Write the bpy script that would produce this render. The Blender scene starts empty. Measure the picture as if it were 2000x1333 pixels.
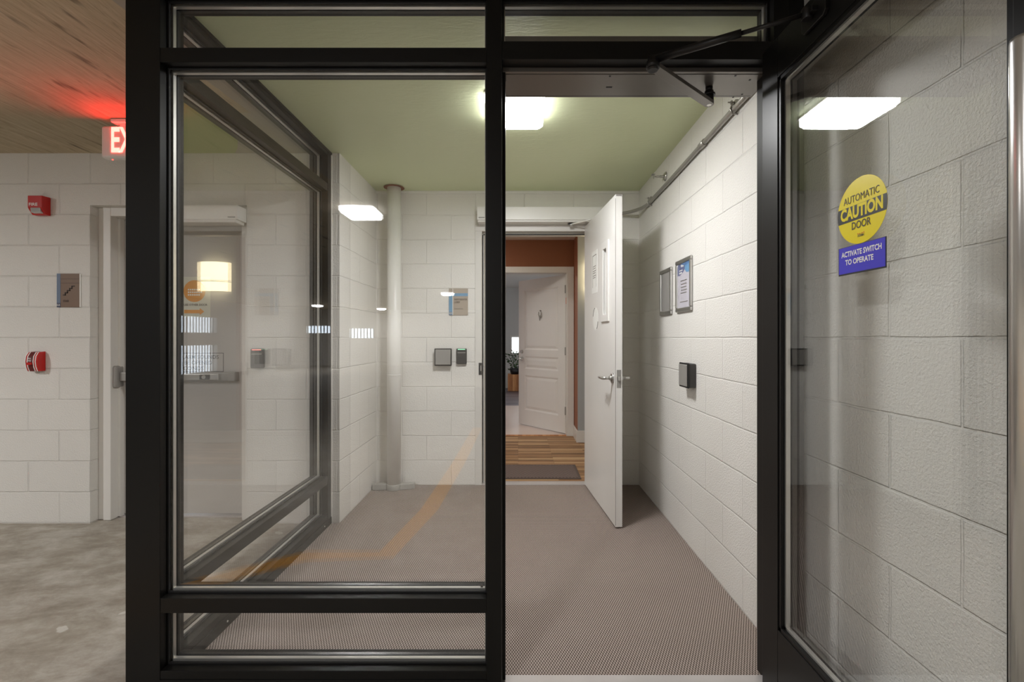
import bpy, bmesh, math, random
from mathutils import Vector, Matrix
random.seed(7)
SC = bpy.context.scene
COL = SC.collection

# ------------------------------------------------------------------ camera, world, exposure
F = 905.0                      # focal length in pixels of the 2000 px frame
EYE = 1.22
cam_d = bpy.data.cameras.new('camera')
cam_d.sensor_width = 36.0
cam_d.lens = F / 2000.0 * 36.0
cam_d.shift_x = -12.0 / 2000.0
cam_d.shift_y = -6.5 / 2000.0
cam_d.clip_start = 0.02
cam = bpy.data.objects.new('camera', cam_d)
cam.location = (0, 0, EYE)
cam.rotation_euler = (math.radians(90), 0, 0)
COL.objects.link(cam)
SC.camera = cam
SC.view_settings.view_transform = 'Standard'
SC.view_settings.look = 'None'
SC.view_settings.gamma = 1.0
SC.view_settings.exposure = 2.36
SC.view_settings.use_curve_mapping = False
SC.cycles.use_denoising = True
SC.cycles.max_bounces = 10
SC.cycles.diffuse_bounces = 6
SC.cycles.glossy_bounces = 6
SC.cycles.transparent_max_bounces = 16
SC.cycles.caustics_reflective = False
SC.cycles.caustics_refractive = False

world = bpy.data.worlds.new('daylight')
SC.world = world
world.use_nodes = True
_bg = world.node_tree.nodes['Background']
_bg.inputs[0].default_value = (0.80, 0.90, 1.0, 1)
_bg.inputs[1].default_value = 1.3

# lamp strengths (used by the lamp builders below)
L_CORRIDOR = 27.0
L_GARAGE = 50.0
L_HALL = 6.0
L_SCONCE = 1.9
L_APT = 5.0

# ------------------------------------------------------------------ materials
def srgb(r, g, b):
    def c(v):
        v /= 255.0
        return v / 12.92 if v <= 0.04045 else ((v + 0.055) / 1.055) ** 2.4
    return (c(r), c(g), c(b), 1.0)

def new_mat(name):
    m = bpy.data.materials.new(name)
    m.use_nodes = True
    nt = m.node_tree
    return m, nt, nt.nodes['Principled BSDF']

def mth(nt, op, a, b=None, c=None):
    n = nt.nodes.new('ShaderNodeMath'); n.operation = op
    for i, v in enumerate((a, b, c)):
        if v is None: continue
        if isinstance(v, (int, float)): n.inputs[i].default_value = v
        else: nt.links.new(v, n.inputs[i])
    return n.outputs[0]

def mixc(nt, fac, a, b):
    n = nt.nodes.new('ShaderNodeMix'); n.data_type = 'RGBA'
    for i, v in ((0, fac), (6, a), (7, b)):
        if isinstance(v, (int, float, tuple)): n.inputs[i].default_value = v
        else: nt.links.new(v, n.inputs[i])
    return n.outputs[2]

def noise(nt, vec, scale, detail=3.0, rough=0.55, dist=0.0):
    n = nt.nodes.new('ShaderNodeTexNoise')
    n.inputs['Scale'].default_value = scale
    n.inputs['Detail'].default_value = detail
    n.inputs['Roughness'].default_value = rough
    n.inputs['Distortion'].default_value = dist
    if vec is not None: nt.links.new(vec, n.inputs['Vector'])
    return n.outputs['Fac']

def ramp(nt, fac, stops):
    n = nt.nodes.new('ShaderNodeValToRGB')
    el = n.color_ramp.elements
    while len(el) > 1: el.remove(el[-1])
    el[0].position, el[0].color = stops[0]
    for p, c in stops[1:]:
        e = el.new(p); e.color = c
    nt.links.new(fac, n.inputs[0])
    return n.outputs[0]

def bump(nt, height, strength, dist, normal=None):
    n = nt.nodes.new('ShaderNodeBump')
    n.inputs['Strength'].default_value = strength
    n.inputs['Distance'].default_value = dist
    nt.links.new(height, n.inputs['Height'])
    if normal is not None: nt.links.new(normal, n.inputs['Normal'])
    return n.outputs[0]

def geo(nt):
    return nt.nodes.new('ShaderNodeNewGeometry')

def scaled(nt, vec, s, rot=(0, 0, 0)):
    n = nt.nodes.new('ShaderNodeMapping')
    n.inputs['Scale'].default_value = s
    n.inputs['Rotation'].default_value = rot
    nt.links.new(vec, n.inputs['Vector'])
    return n.outputs[0]

def plain(name, col, rough=0.5, metal=0.0, spec=0.5, bumpy=0.0, bscale=300, var=0.0):
    m, nt, b = new_mat(name)
    b.inputs['Base Color'].default_value = col
    b.inputs['Roughness'].default_value = rough
    b.inputs['Metallic'].default_value = metal
    b.inputs['Specular IOR Level'].default_value = spec
    g = geo(nt)
    if bumpy:
        nt.links.new(bump(nt, noise(nt, g.outputs['Position'], bscale, 2), bumpy, 0.002), b.inputs['Normal'])
    if var:
        f = noise(nt, g.outputs['Position'], 6, 4)
        dk = tuple(c * (1 - var) for c in col[:3]) + (1,)
        nt.links.new(mixc(nt, f, dk, col), b.inputs['Base Color'])
    return m

def emit(name, col, strength):
    m, nt, b = new_mat(name)
    b.inputs['Base Color'].default_value = (0.8, 0.8, 0.8, 1)
    b.inputs['Emission Color'].default_value = col
    b.inputs['Emission Strength'].default_value = strength
    b.inputs['Roughness'].default_value = 0.4
    return m

def block_mat(name, col, sx, sy, rough=0.42, grain=1.0):
    """painted concrete block: joints every 406 x 203 mm in running bond, stippled faces"""
    m, nt, b = new_mat(name)
    g = geo(nt)
    sp = nt.nodes.new('ShaderNodeSeparateXYZ'); nt.links.new(g.outputs['Position'], sp.inputs[0])
    sn = nt.nodes.new('ShaderNodeSeparateXYZ'); nt.links.new(g.outputs['True Normal'], sn.inputs[0])
    isx = mth(nt, 'GREATER_THAN', mth(nt, 'ABSOLUTE', sn.outputs[0]), 0.5)
    u_y = mth(nt, 'SUBTRACT', sp.outputs[1], sx)
    u_x = mth(nt, 'SUBTRACT', sp.outputs[0], sy)
    u = mth(nt, 'ADD', mth(nt, 'MULTIPLY', isx, u_y), mth(nt, 'MULTIPLY', mth(nt, 'SUBTRACT', 1.0, isx), u_x))
    wob = mth(nt, 'MULTIPLY', mth(nt, 'SUBTRACT', noise(nt, g.outputs['Position'], 5.0, 3), 0.5), 0.010)
    u = mth(nt, 'ADD', u, wob)
    v = mth(nt, 'ADD', mth(nt, 'ADD', sp.outputs[2], wob), 0.4064)
    cb = nt.nodes.new('ShaderNodeCombineXYZ')
    nt.links.new(mth(nt, 'ADD', u, 40.64), cb.inputs[0]); nt.links.new(v, cb.inputs[1])
    br = nt.nodes.new('ShaderNodeTexBrick')
    nt.links.new(cb.outputs[0], br.inputs['Vector'])
    br.offset = 0.5; br.offset_frequency = 2
    br.inputs['Color1'].default_value = (0, 0, 0, 1); br.inputs['Color2'].default_value = (1, 1, 1, 1)
    br.inputs['Scale'].default_value = 1.0
    br.inputs['Mortar Size'].default_value = 0.0048
    br.inputs['Mortar Smooth'].default_value = 0.6
    br.inputs['Bias'].default_value = 0.0
    br.inputs['Brick Width'].default_value = 0.4064
    br.inputs['Row Height'].default_value = 0.2032
    fac = br.outputs['Fac']
    per = nt.nodes.new('ShaderNodeSeparateColor'); nt.links.new(br.outputs['Color'], per.inputs[0])
    # stipple differs a little from block to block
    st = noise(nt, g.outputs['Position'], 130.0, 2, 0.6)
    pits = noise(nt, g.outputs['Position'], 190.0, 2, 0.6)
    pit = ramp(nt, pits, [(0.28, (0, 0, 0, 1)), (0.46, (1, 1, 1, 1))])
    h1 = mth(nt, 'ADD', mth(nt, 'MULTIPLY', st, 1.0), mth(nt, 'MULTIPLY', pit, mth(nt, 'ADD', 0.05, mth(nt, 'MULTIPLY', per.outputs[0], 0.25))))
    inv = mth(nt, 'SUBTRACT', 1.0, fac)
    n1 = bump(nt, h1, 0.7 * grain, 0.0045)
    n2 = bump(nt, inv, 0.62, 0.005, n1)
    nt.links.new(n2, b.inputs['Normal'])
    patch = noise(nt, g.outputs['Position'], 1.7, 4)
    c2 = tuple(x * 0.95 for x in col[:3]) + (1,)
    base = mixc(nt, patch, c2, col)
    joint_tone = tuple(x * 0.80 for x in col[:3]) + (1,)
    base = mixc(nt, mth(nt, 'MULTIPLY', fac, 0.05), base, joint_tone)      # joints slightly darker than the block faces
    nt.links.new(base, b.inputs['Base Color'])
    b.inputs['Roughness'].default_value = rough
    b.inputs['Specular IOR Level'].default_value = 0.35
    return m

def glass_mat(name, refl, tint=(0.97, 0.98, 0.97, 1)):
    m = bpy.data.materials.new(name); m.use_nodes = True
    nt = m.node_tree; nt.nodes.clear()
    out = nt.nodes.new('ShaderNodeOutputMaterial')
    tr = nt.nodes.new('ShaderNodeBsdfTransparent'); tr.inputs[0].default_value = tint
    gl = nt.nodes.new('ShaderNodeBsdfGlossy'); gl.inputs['Roughness'].default_value = 0.0
    gl.inputs['Color'].default_value = (1, 1, 1, 1)
    lw = nt.nodes.new('ShaderNodeLayerWeight'); lw.inputs[0].default_value = 0.5
    p = mth(nt, 'POWER', lw.outputs['Facing'], 5.0)
    fac = mth(nt, 'ADD', refl, mth(nt, 'MULTIPLY', p, 1.0 - refl))
    mx = nt.nodes.new('ShaderNodeMixShader')
    nt.links.new(fac, mx.inputs[0]); nt.links.new(tr.outputs[0], mx.inputs[1]); nt.links.new(gl.outputs[0], mx.inputs[2])
    nt.links.new(mx.outputs[0], out.inputs[0])
    return m

WHITE = srgb(232, 230, 225)
M = {}
M['block_corridor'] = block_mat('painted block corridor', srgb(236, 233, 227), 0.231, 0.0536, grain=0.8)
M['block_left'] = block_mat('painted block left', srgb(236, 233, 227), 0.382, 0.0536, grain=0.8)
M['block_garage'] = block_mat('painted block garage', srgb(226, 223, 217), 0.382, 0.031, grain=0.9)
M['block_right'] = block_mat('painted block right', srgb(236, 233, 227), 0.231, 0.031, grain=1.15)
M['bronze'] = plain('dark bronze anodised aluminium', srgb(18, 17, 16), 0.38, 0.1, 0.28)
M['bronze_satin'] = plain('operator cover bronze', srgb(122, 117, 112), 0.34, 0.6, 0.5)
M['black'] = plain('black metal', srgb(24, 22, 22), 0.38, 0.2)
M['gasket'] = plain('black rubber', srgb(16, 15, 15), 0.6)
M['alu'] = plain('aluminium spacer', srgb(215, 213, 208), 0.32, 0.75)
M['steel'] = plain('brushed stainless', srgb(214, 212, 208), 0.28, 0.9)
M['satin'] = plain('satin chrome', srgb(196, 194, 190), 0.3, 0.9)
M['galv'] = plain('galvanised conduit', srgb(176, 173, 167), 0.36, 0.7)
M['white_paint'] = plain('white enamel', srgb(236, 234, 229), 0.35, bumpy=0.05, bscale=120)
M['door_white'] = plain('painted door', srgb(232, 230, 226), 0.33, bumpy=0.06, bscale=60, var=0.05)
M['door_grey'] = plain('grey stair door', srgb(190, 186, 181), 0.4, bumpy=0.06, bscale=60, var=0.05)
M['trim_white'] = plain('trim paint', srgb(222, 219, 213), 0.4)
M['frame_grey'] = plain('painted steel frame', srgb(222, 219, 213), 0.4, bumpy=0.05, bscale=80)
M['hall_frame'] = plain('painted steel frame hall side', srgb(206, 204, 200), 0.4)
M['glass'] = glass_mat('double glazing', 0.07, (0.992, 0.994, 0.992, 1))
M['glass_door'] = glass_mat('door glazing', 0.075, (0.985, 0.99, 0.985, 1))
M['lite'] = glass_mat('small lite glass', 0.05, (0.85, 0.88, 0.86, 1))
M['red'] = plain('fire red plastic', srgb(190, 26, 22), 0.3)
M['red_dark'] = plain('dark red', srgb(96, 16, 18), 0.4)
M['white_plastic'] = plain('white plastic', srgb(238, 236, 232), 0.35)
M['clear_lens'] = plain('strobe lens', srgb(205, 205, 205), 0.1, 0.4)
M['dark_plastic'] = plain('charcoal plastic', srgb(62, 60, 58), 0.45)
M['grey_plate'] = plain('worn steel plate', srgb(160, 157, 152), 0.42, 0.2, var=0.15)
M['brown_sign'] = plain('brown sign face', srgb(122, 98, 80), 0.5)
M['taupe_sign'] = plain('taupe sign face', srgb(176, 164, 150), 0.5)
M['blue_strip'] = plain('blue sign strip', srgb(122, 160, 190), 0.45)
M['slate_strip'] = plain('slate blue sign strip', srgb(104, 120, 142), 0.45)
M['ink'] = plain('dark lettering', srgb(58, 46, 40), 0.6)
M['ink_grey'] = plain('grey lettering', srgb(110, 104, 98), 0.6)
M['yellow'] = plain('yellow vinyl', srgb(236, 216, 0), 0.35)
M['blue'] = plain('blue vinyl', srgb(66, 58, 200), 0.35)
M['band'] = plain('dark vinyl band', srgb(36, 36, 35), 0.4)
M['orange'] = plain('orange print', srgb(226, 150, 40), 0.5)
M['orange_red'] = plain('orange red tag', srgb(214, 84, 30), 0.5)
M['paper'] = plain('paper', srgb(240, 240, 236), 0.5)
M['lilac_paper'] = plain('notice paper', srgb(226, 222, 232), 0.4)
M['lt_paper'] = plain('pale sign paper', srgb(212, 212, 196), 0.5)
M['print_blue'] = plain('blue print', srgb(92, 134, 190), 0.4)
M['print_sky'] = plain('sky blue print', srgb(120, 176, 222), 0.4)
M['plum_blue'] = plain('plum blue print', srgb(104, 112, 160), 0.4)
M['grey_blank'] = plain('grey backing board', srgb(150, 147, 143), 0.45)
M['terracotta'] = plain('rust brown wall paint', srgb(134, 80, 48), 0.6, bumpy=0.1)
M['mauve'] = plain('mauve brown wall paint', srgb(150, 92, 62), 0.6, bumpy=0.1)
M['hall_grey'] = plain('grey wall paint', srgb(170, 172, 172), 0.6)
M['apt_wall'] = plain('pale grey wall paint', srgb(206, 205, 202), 0.7)
M['pot_black'] = plain('black pot', srgb(30, 30, 34), 0.4)
M['leaf'] = plain('leaf green', srgb(70, 110, 52), 0.5, var=0.4)
M['soil'] = plain('soil', srgb(50, 38, 30), 0.9)
M['led_green'] = emit('green led', srgb(60, 220, 140), 0.3)
M['led_red'] = emit('red led', srgb(255, 60, 40), 0.25)
M['exit_face'] = emit('exit lettering red', (1.0, 0.0170, 0.0130, 1), 8.0)
M['exit_body'] = plain('exit sign housing', srgb(226, 224, 220), 0.4)
M['lamp_white'] = emit('lamp diffuser', (0.985, 0.985, 1.0, 1), L_CORRIDOR)
M['lamp_garage'] = emit('garage lamp diffuser', (0.985, 0.985, 1.0, 1), L_GARAGE)
M['lamp_skirt'] = emit('lamp skirt', (0.985, 0.985, 1.0, 1), 2.2)
M['added_lamp_hall'] = emit('added hall lamp diffuser', (1.0, 0.95, 0.88, 1), L_HALL)
M['lamp_apt'] = emit('apartment lamp diffuser', (1.0, 0.95, 0.88, 1), L_APT)
M['sconce'] = emit('sconce shade', (1.0, 0.83, 0.50, 1), L_SCONCE)
M['window_day'] = emit('daylit blind', (0.93, 0.97, 1.0, 1), 0.5)
M['pave_yellow'] = plain('yellow line paint', srgb(240, 168, 40), 0.6, var=0.1)
M['threshold'] = plain('aluminium threshold', srgb(214, 208, 206), 0.35, 0.5, var=0.25)
M['debris'] = plain('painted clamp', srgb(178, 175, 168), 0.6, bumpy=0.4, bscale=60, var=0.3)
M['rust'] = plain('rusty sleeve', srgb(150, 92, 62), 0.8, var=0.5)

# green painted slab
def green_mat():
    m, nt, b = new_mat('green painted concrete')
    g = geo(nt)
    n1 = noise(nt, g.outputs['Position'], 1.4, 4)
    nt.links.new(mixc(nt, n1, srgb(214, 222, 182), srgb(221, 228, 189)), b.inputs['Base Color'])
    b.inputs['Roughness'].default_value = 0.42
    w = scaled(nt, g.outputs['Position'], (2.5, 9.0, 1.0), (0, 0, 0.5))
    nt.links.new(bump(nt, noise(nt, w, 6.0, 5, 0.6, 0.6), 0.35, 0.006), b.inputs['Normal'])
    return m
M['green'] = green_mat()

def garage_ceiling_mat():
    m, nt, b = new_mat('board marked concrete')
    g = geo(nt)
    w = scaled(nt, g.outputs['Position'], (14.0, 1.1, 1.0), (0, 0, 0.17))
    grain = noise(nt, w, 3.4, 8, 0.72, 1.1)
    col = ramp(nt, grain, [(0.25, srgb(136, 122, 100)), (0.45, srgb(190, 175, 148)), (0.6, srgb(204, 190, 164)), (0.8, srgb(228, 218, 196))])
    w2 = scaled(nt, g.outputs['Position'], (6.0, 1.3, 1.0), (0, 0, 0.2))
    st = ramp(nt, noise(nt, w2, 2.0, 3, 0.5), [(0.62, (0, 0, 0, 1)), (0.70, (1, 1, 1, 1))])
    col = mixc(nt, mth(nt, 'MULTIPLY', st, 0.75), col, srgb(76, 68, 56))
    # darker brown band near the block wall
    sp = nt.nodes.new('ShaderNodeSeparateXYZ'); nt.links.new(g.outputs['Position'], sp.inputs[0])
    wob = noise(nt, g.outputs['Position'], 2.2, 4)
    yy = mth(nt, 'ADD', sp.outputs[1], mth(nt, 'MULTIPLY', mth(nt, 'SUBTRACT', wob, 0.5), 0.5))
    d = ramp(nt, mth(nt, 'DIVIDE', yy, 4.0), [(0.56, (0, 0, 0, 1)), (0.62, (1, 1, 1, 1)), (0.72, (0.7, 0.7, 0.7, 1)), (0.75, (0.1, 0.1, 0.1, 1))])
    col = mixc(nt, mth(nt, 'MULTIPLY', d, 0.35), col, srgb(104, 92, 70))
    # grey strip beside the glazing and a rounded green patch
    gx = mth(nt, 'ADD', sp.outputs[0], mth(nt, 'MULTIPLY', mth(nt, 'SUBTRACT', wob, 0.5), 0.12))
    ex_, ey_ = mth(nt, 'ADD', gx, 1.93), mth(nt, 'SUBTRACT', sp.outputs[1], 2.75)
    ma = mth(nt, 'ADD', mth(nt, 'MULTIPLY', ex_, -0.47), mth(nt, 'MULTIPLY', ey_, 0.883))
    mi_ = mth(nt, 'ADD', mth(nt, 'MULTIPLY', ex_, 0.883), mth(nt, 'MULTIPLY', ey_, 0.47))
    ma = mth(nt, 'DIVIDE', ma, 0.50); mi_ = mth(nt, 'DIVIDE', mi_, 0.23)
    gmask = mth(nt, 'LESS_THAN', mth(nt, 'ADD', mth(nt, 'MULTIPLY', ma, ma), mth(nt, 'MULTIPLY', mi_, mi_)), 1.0)
    g2 = mth(nt, 'MULTIPLY', mth(nt, 'GREATER_THAN', sp.outputs[1], 2.5), mth(nt, 'GREATER_THAN', gx, -2.0))
    grey = mth(nt, 'MAXIMUM', mth(nt, 'GREATER_THAN', gx, -1.46), g2)
    col = mixc(nt, grey, col, srgb(176, 170, 160))
    col = mixc(nt, gmask, col, srgb(172, 182, 124))
    nt.links.new(col, b.inputs['Base Color'])
    b.inputs['Roughness'].default_value = 0.85
    nt.links.new(bump(nt, grain, 0.4, 0.004), b.inputs['Normal'])
    return m
M['garage_ceiling'] = garage_ceiling_mat()

def garage_floor_mat():
    m, nt, b = new_mat('worn concrete floor')
    g = geo(nt)
    w = scaled(nt, g.outputs['Position'], (1.0, 1.7, 1.0), (0, 0, -0.35))
    a = noise(nt, w, 3.6, 10, 0.72, 0.2)
    c = ramp(nt, a, [(0.30, srgb(122, 115, 104)), (0.46, srgb(158, 151, 140)), (0.58, srgb(184, 179, 170)), (0.72, srgb(210, 206, 198))])
    w3 = scaled(nt, g.outputs['Position'], (0.7, 2.2, 1.0), (0, 0, -0.5))
    f = noise(nt, w3, 2.0, 4, 0.5)
    c = mixc(nt, mth(nt, 'MULTIPLY', f, 0.35), c, srgb(150, 138, 112))
    sp = ramp(nt, noise(nt, g.outputs['Position'], 7.0, 3, 0.4), [(0.70, (0, 0, 0, 1)), (0.72, (1, 1, 1, 1))])
    c = mixc(nt, mth(nt, 'MULTIPLY', sp, 0.6), c, srgb(224, 222, 214))
    ptn = noise(nt, g.outputs['Position'], 60, 5, 0.7)
    c = mixc(nt, mth(nt, 'MULTIPLY', ptn, 0.3), c, srgb(128, 120, 106))
    nt.links.new(c, b.inputs['Base Color'])
    b.inputs['Roughness'].default_value = 0.62
    nt.links.new(bump(nt, ptn, 0.25, 0.002), b.inputs['Normal'])
    return m
M['garage_floor'] = garage_floor_mat()

def carpet_mat():
    m, nt, b = new_mat('woven entrance carpet')
    g = geo(nt)
    sp = nt.nodes.new('ShaderNodeSeparateXYZ'); nt.links.new(g.outputs['Position'], sp.inputs[0])
    wv = mth(nt, 'MULTIPLY', mth(nt, 'SUBTRACT', noise(nt, g.outputs['Position'], 40, 2), 0.5), 0.9)
    k = 2 * math.pi / 0.0105
    a = mth(nt, 'SINE', mth(nt, 'ADD', mth(nt, 'MULTIPLY', mth(nt, 'ADD', sp.outputs[0], mth(nt, 'MULTIPLY', sp.outputs[1], 0.52)), k), wv))
    c = mth(nt, 'SINE', mth(nt, 'ADD', mth(nt, 'MULTIPLY', mth(nt, 'SUBTRACT', sp.outputs[0], mth(nt, 'MULTIPLY', sp.outputs[1], 0.52)), k), wv))
    h = mth(nt, 'MULTIPLY', mth(nt, 'ADD', mth(nt, 'MULTIPLY', mth(nt, 'ADD', a, c), 0.5), 1.0), 0.5)
    fleck = noise(nt, g.outputs['Position'], 260, 2, 0.6)
    h2 = mth(nt, 'ADD', mth(nt, 'MULTIPLY', h, 0.8), mth(nt, 'MULTIPLY', mth(nt, 'SUBTRACT', fleck, 0.5), 0.6))
    col = ramp(nt, h2, [(0.16, srgb(62, 52, 49)), (0.38, srgb(138, 123, 114)), (0.66, srgb(180, 166, 158)), (0.9, srgb(210, 199, 192))])
    big = noise(nt, g.outputs['Position'], 2.2, 4)
    col = mixc(nt, mth(nt, 'MULTIPLY', big, 0.25), col, srgb(150, 142, 130))
    nt.links.new(col, b.inputs['Base Color'])
    b.inputs['Roughness'].default_value = 0.95
    b.inputs['Specular IOR Level'].default_value = 0.1
    nt.links.new(bump(nt, h2, 0.7, 0.003), b.inputs['Normal'])
    return m
M['carpet'] = carpet_mat()

def plank_mat(name, cols, rw, rh, rough=0.7):
    m, nt, b = new_mat(name)
    g = geo(nt)
    br = nt.nodes.new('ShaderNodeTexBrick')
    nt.links.new(g.outputs['Position'], br.inputs['Vector'])
    br.inputs['Scale'].default_value = 1.0
    br.inputs['Brick Width'].default_value = rw; br.inputs['Row Height'].default_value = rh
    br.inputs['Mortar Size'].default_value = 0.0015
    br.inputs['Color1'].default_value = (0, 0, 0, 1); br.inputs['Color2'].default_value = (1, 1, 1, 1)
    br.inputs['Mortar'].default_value = (0, 0, 0, 1)
    sc = nt.nodes.new('ShaderNodeSeparateColor'); nt.links.new(br.outputs['Color'], sc.inputs[0])
    w = scaled(nt, g.outputs['Position'], (1.0, 22.0, 1.0))
    s = noise(nt, w, 5.0, 5, 0.6)
    f = mth(nt, 'ADD', mth(nt, 'MULTIPLY', sc.outputs[0], 0.45), mth(nt, 'MULTIPLY', s, 0.6))
    nt.links.new(ramp(nt, f, [(0.15, cols[0]), (0.5, cols[1]), (0.85, cols[2])]), b.inputs['Base Color'])
    b.inputs['Roughness'].default_value = rough
    return m
M['hall_floor'] = plank_mat('wood plank look carpet', (srgb(70, 50, 34), srgb(156, 118, 82), srgb(200, 168, 126)), 0.7, 0.045, 0.75)
M['apt_floor'] = plain('pale entry flooring', srgb(214, 196, 186), 0.3, var=0.1)
M['rug'] = plank_mat('grey wood look floor', (srgb(70, 66, 76), srgb(110, 104, 112), srgb(150, 142, 148)), 0.7, 0.12, 0.4)
M['cedar'] = plank_mat('cedar slats', (srgb(150, 92, 54), srgb(196, 134, 84), srgb(226, 172, 118)), 0.05, 0.5, 0.6)

def mat_mat():
    m, nt, b = new_mat('ribbed door mat')
    g = geo(nt)
    sp = nt.nodes.new('ShaderNodeSeparateXYZ'); nt.links.new(g.outputs['Position'], sp.inputs[0])
    k = 2 * math.pi / 0.03
    tri = mth(nt, 'PINGPONG', mth(nt, 'MULTIPLY', sp.outputs[0], 1.0), 0.06)
    a = mth(nt, 'SINE', mth(nt, 'MULTIPLY', mth(nt, 'ADD', sp.outputs[1], tri), k))
    nt.links.new(ramp(nt, mth(nt, 'MULTIPLY', mth(nt, 'ADD', a, 1.0), 0.5), [(0.2, srgb(78, 64, 58)), (0.7, srgb(122, 106, 100))]), b.inputs['Base Color'])
    b.inputs['Roughness'].default_value = 0.9
    nt.links.new(bump(nt, a, 0.5, 0.003), b.inputs['Normal'])
    return m
M['doormat'] = mat_mat()

# ------------------------------------------------------------------ mesh helpers
class MB:
    def __init__(self):
        self.v = []; self.f = []; self.mi = []; self.sm = []
    def add(self, vs, fs, mi=0, smooth=False):
        o = len(self.v); self.v += [tuple(p) for p in vs]
        for f in fs:
            self.f.append([o + i for i in f]); self.mi.append(mi); self.sm.append(smooth)
        return self
    def box(self, x0, x1, y0, y1, z0, z1, mi=0):
        vs = [(x0, y0, z0), (x1, y0, z0), (x1, y1, z0), (x0, y1, z0), (x0, y0, z1), (x1, y0, z1), (x1, y1, z1), (x0, y1, z1)]
        return self.add(vs, [(0, 3, 2, 1), (4, 5, 6, 7), (0, 1, 5, 4), (1, 2, 6, 5), (2, 3, 7, 6), (3, 0, 4, 7)], mi)
    def cyl(self, p0, p1, r0, r1=None, seg=20, mi=0, cap=True):
        r1 = r0 if r1 is None else r1
        p0 = Vector(p0); p1 = Vector(p1); d = (p1 - p0).normalized()
        a = Vector((0, 0, 1)) if abs(d.z) < 0.9 else Vector((1, 0, 0))
        x = d.cross(a).normalized(); y = d.cross(x)
        vs = []
        for p, r in ((p0, r0), (p1, r1)):
            for i in range(seg):
                t = 2 * math.pi * i / seg
                vs.append(p + (x * math.cos(t) + y * math.sin(t)) * r)
        fs = [(i, (i + 1) % seg, seg + (i + 1) % seg, seg + i) for i in range(seg)]
        self.add(vs, fs, mi, True)
        if cap:
            o = len(self.v) - 2 * seg
            self.f.append([o + seg - 1 - i for i in range(seg)]); self.mi.append(mi); self.sm.append(False)
            self.f.append([o + seg + i for i in range(seg)]); self.mi.append(mi); self.sm.append(False)
        return self
    def tube(self, pts, r, seg=14, mi=0):
        pts = [Vector(p) for p in pts]
        rings = []; up = Vector((0, 0, 1)); vs = []
        for i, p in enumerate(pts):
            a = pts[max(i - 1, 0)]; c = pts[min(i + 1, len(pts) - 1)]
            d = (c - a).normalized()
            if abs(d.dot(up)) > 0.95: up = Vector((1, 0, 0))
            x = d.cross(up).normalized(); y = x.cross(d).normalized(); up = y
            rr = r[i] if isinstance(r, (list, tuple)) else r
            for k in range(seg):
                t = 2 * math.pi * k / seg
                vs.append(p + (x * math.cos(t) + y * math.sin(t)) * rr)
        fs = []
        for i in range(len(pts) - 1):
            for k in range(seg):
                fs.append((i * seg + k, i * seg + (k + 1) % seg, (i + 1) * seg + (k + 1) % seg, (i + 1) * seg + k))
        self.add(vs, fs, mi, True)
        o = len(self.v) - len(vs)
        self.f.append([o + seg - 1 - i for i in range(seg)]); self.mi.append(mi); self.sm.append(False)
        self.f.append([o + (len(pts) - 1) * seg + i for i in range(seg)]); self.mi.append(mi); self.sm.append(False)
        return self
    def prism(self, poly, axis, a, b, mi=0):
        """extrude a 2D outline along an axis; poly in the two remaining axes in xyz order"""
        def P(u, v, w):
            return {'x': (w, u, v), 'y': (u, w, v), 'z': (u, v, w)}[axis]
        n = len(poly)
        vs = [P(u, v, a) for u, v in poly] + [P(u, v, b) for u, v in poly]
        fs = [(i, (i + 1) % n, n + (i + 1) % n, n + i) for i in range(n)]
        fs += [tuple(range(n - 1, -1, -1)), tuple(range(n, 2 * n))]
        return self.add(vs, fs, mi)
    def build(self, name, mat, parent=None, bevel=0.0, local=False, bseg=2):
        me = bpy.data.meshes.new(name)
        vs = [Vector(p) for p in self.v]
        off = Vector((0, 0, 0))
        if parent is not None:
            if not local:
                inv = world_of(parent).inverted()
                vs = [inv @ p for p in vs]
        elif not local:
            xs = [p.x for p in vs]; ys = [p.y for p in vs]; zs = [p.z for p in vs]
            off = Vector(((min(xs) + max(xs)) / 2, (min(ys) + max(ys)) / 2, min(zs)))
            vs = [p - off for p in vs]
        me.from_pydata([tuple(p) for p in vs], [], self.f)
        for m_ in (mat if isinstance(mat, (list, tuple)) else [mat]): me.materials.append(m_)
        for p, mi, s in zip(me.polygons, self.mi, self.sm):
            p.material_index = mi; p.use_smooth = s
        bm = bmesh.new(); bm.from_mesh(me)
        bmesh.ops.recalc_face_normals(bm, faces=bm.faces)
        bm.to_mesh(me); bm.free()
        me.update()
        o = bpy.data.objects.new(name, me); COL.objects.link(o)
        o.location = off
        if parent is not None: o.parent = parent
        if bevel:
            md = o.modifiers.new('edge', 'BEVEL'); md.width = bevel; md.segments = bseg; md.limit_method = 'ANGLE'; md.angle_limit = math.radians(40)
        return o

def world_of(o):
    mat = Matrix.LocRotScale(o.location, o.rotation_euler, o.scale)
    return world_of(o.parent) @ mat if o.parent else mat

def box(x0, x1, y0, y1, z0, z1): return MB().box(x0, x1, y0, y1, z0, z1)

def tag(o, label=None, cat=None, group=None, kind=None):
    if label: o['label'] = label
    if cat: o['category'] = cat
    if group: o['group'] = group
    if kind: o['kind'] = kind
    return o

def empty(name, loc, rz=0.0, label=None, cat=None, group=None, kind=None):
    o = bpy.data.objects.new(name, None); COL.objects.link(o)
    o.empty_display_size = 0.1
    o.location = loc; o.rotation_euler = (0, 0, rz)
    return tag(o, label, cat, group, kind)

def struct(name, mb, mat, label=None, bevel=0.0):
    return tag(mb.build(name, mat, None, bevel), label, None, None, 'structure')

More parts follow.
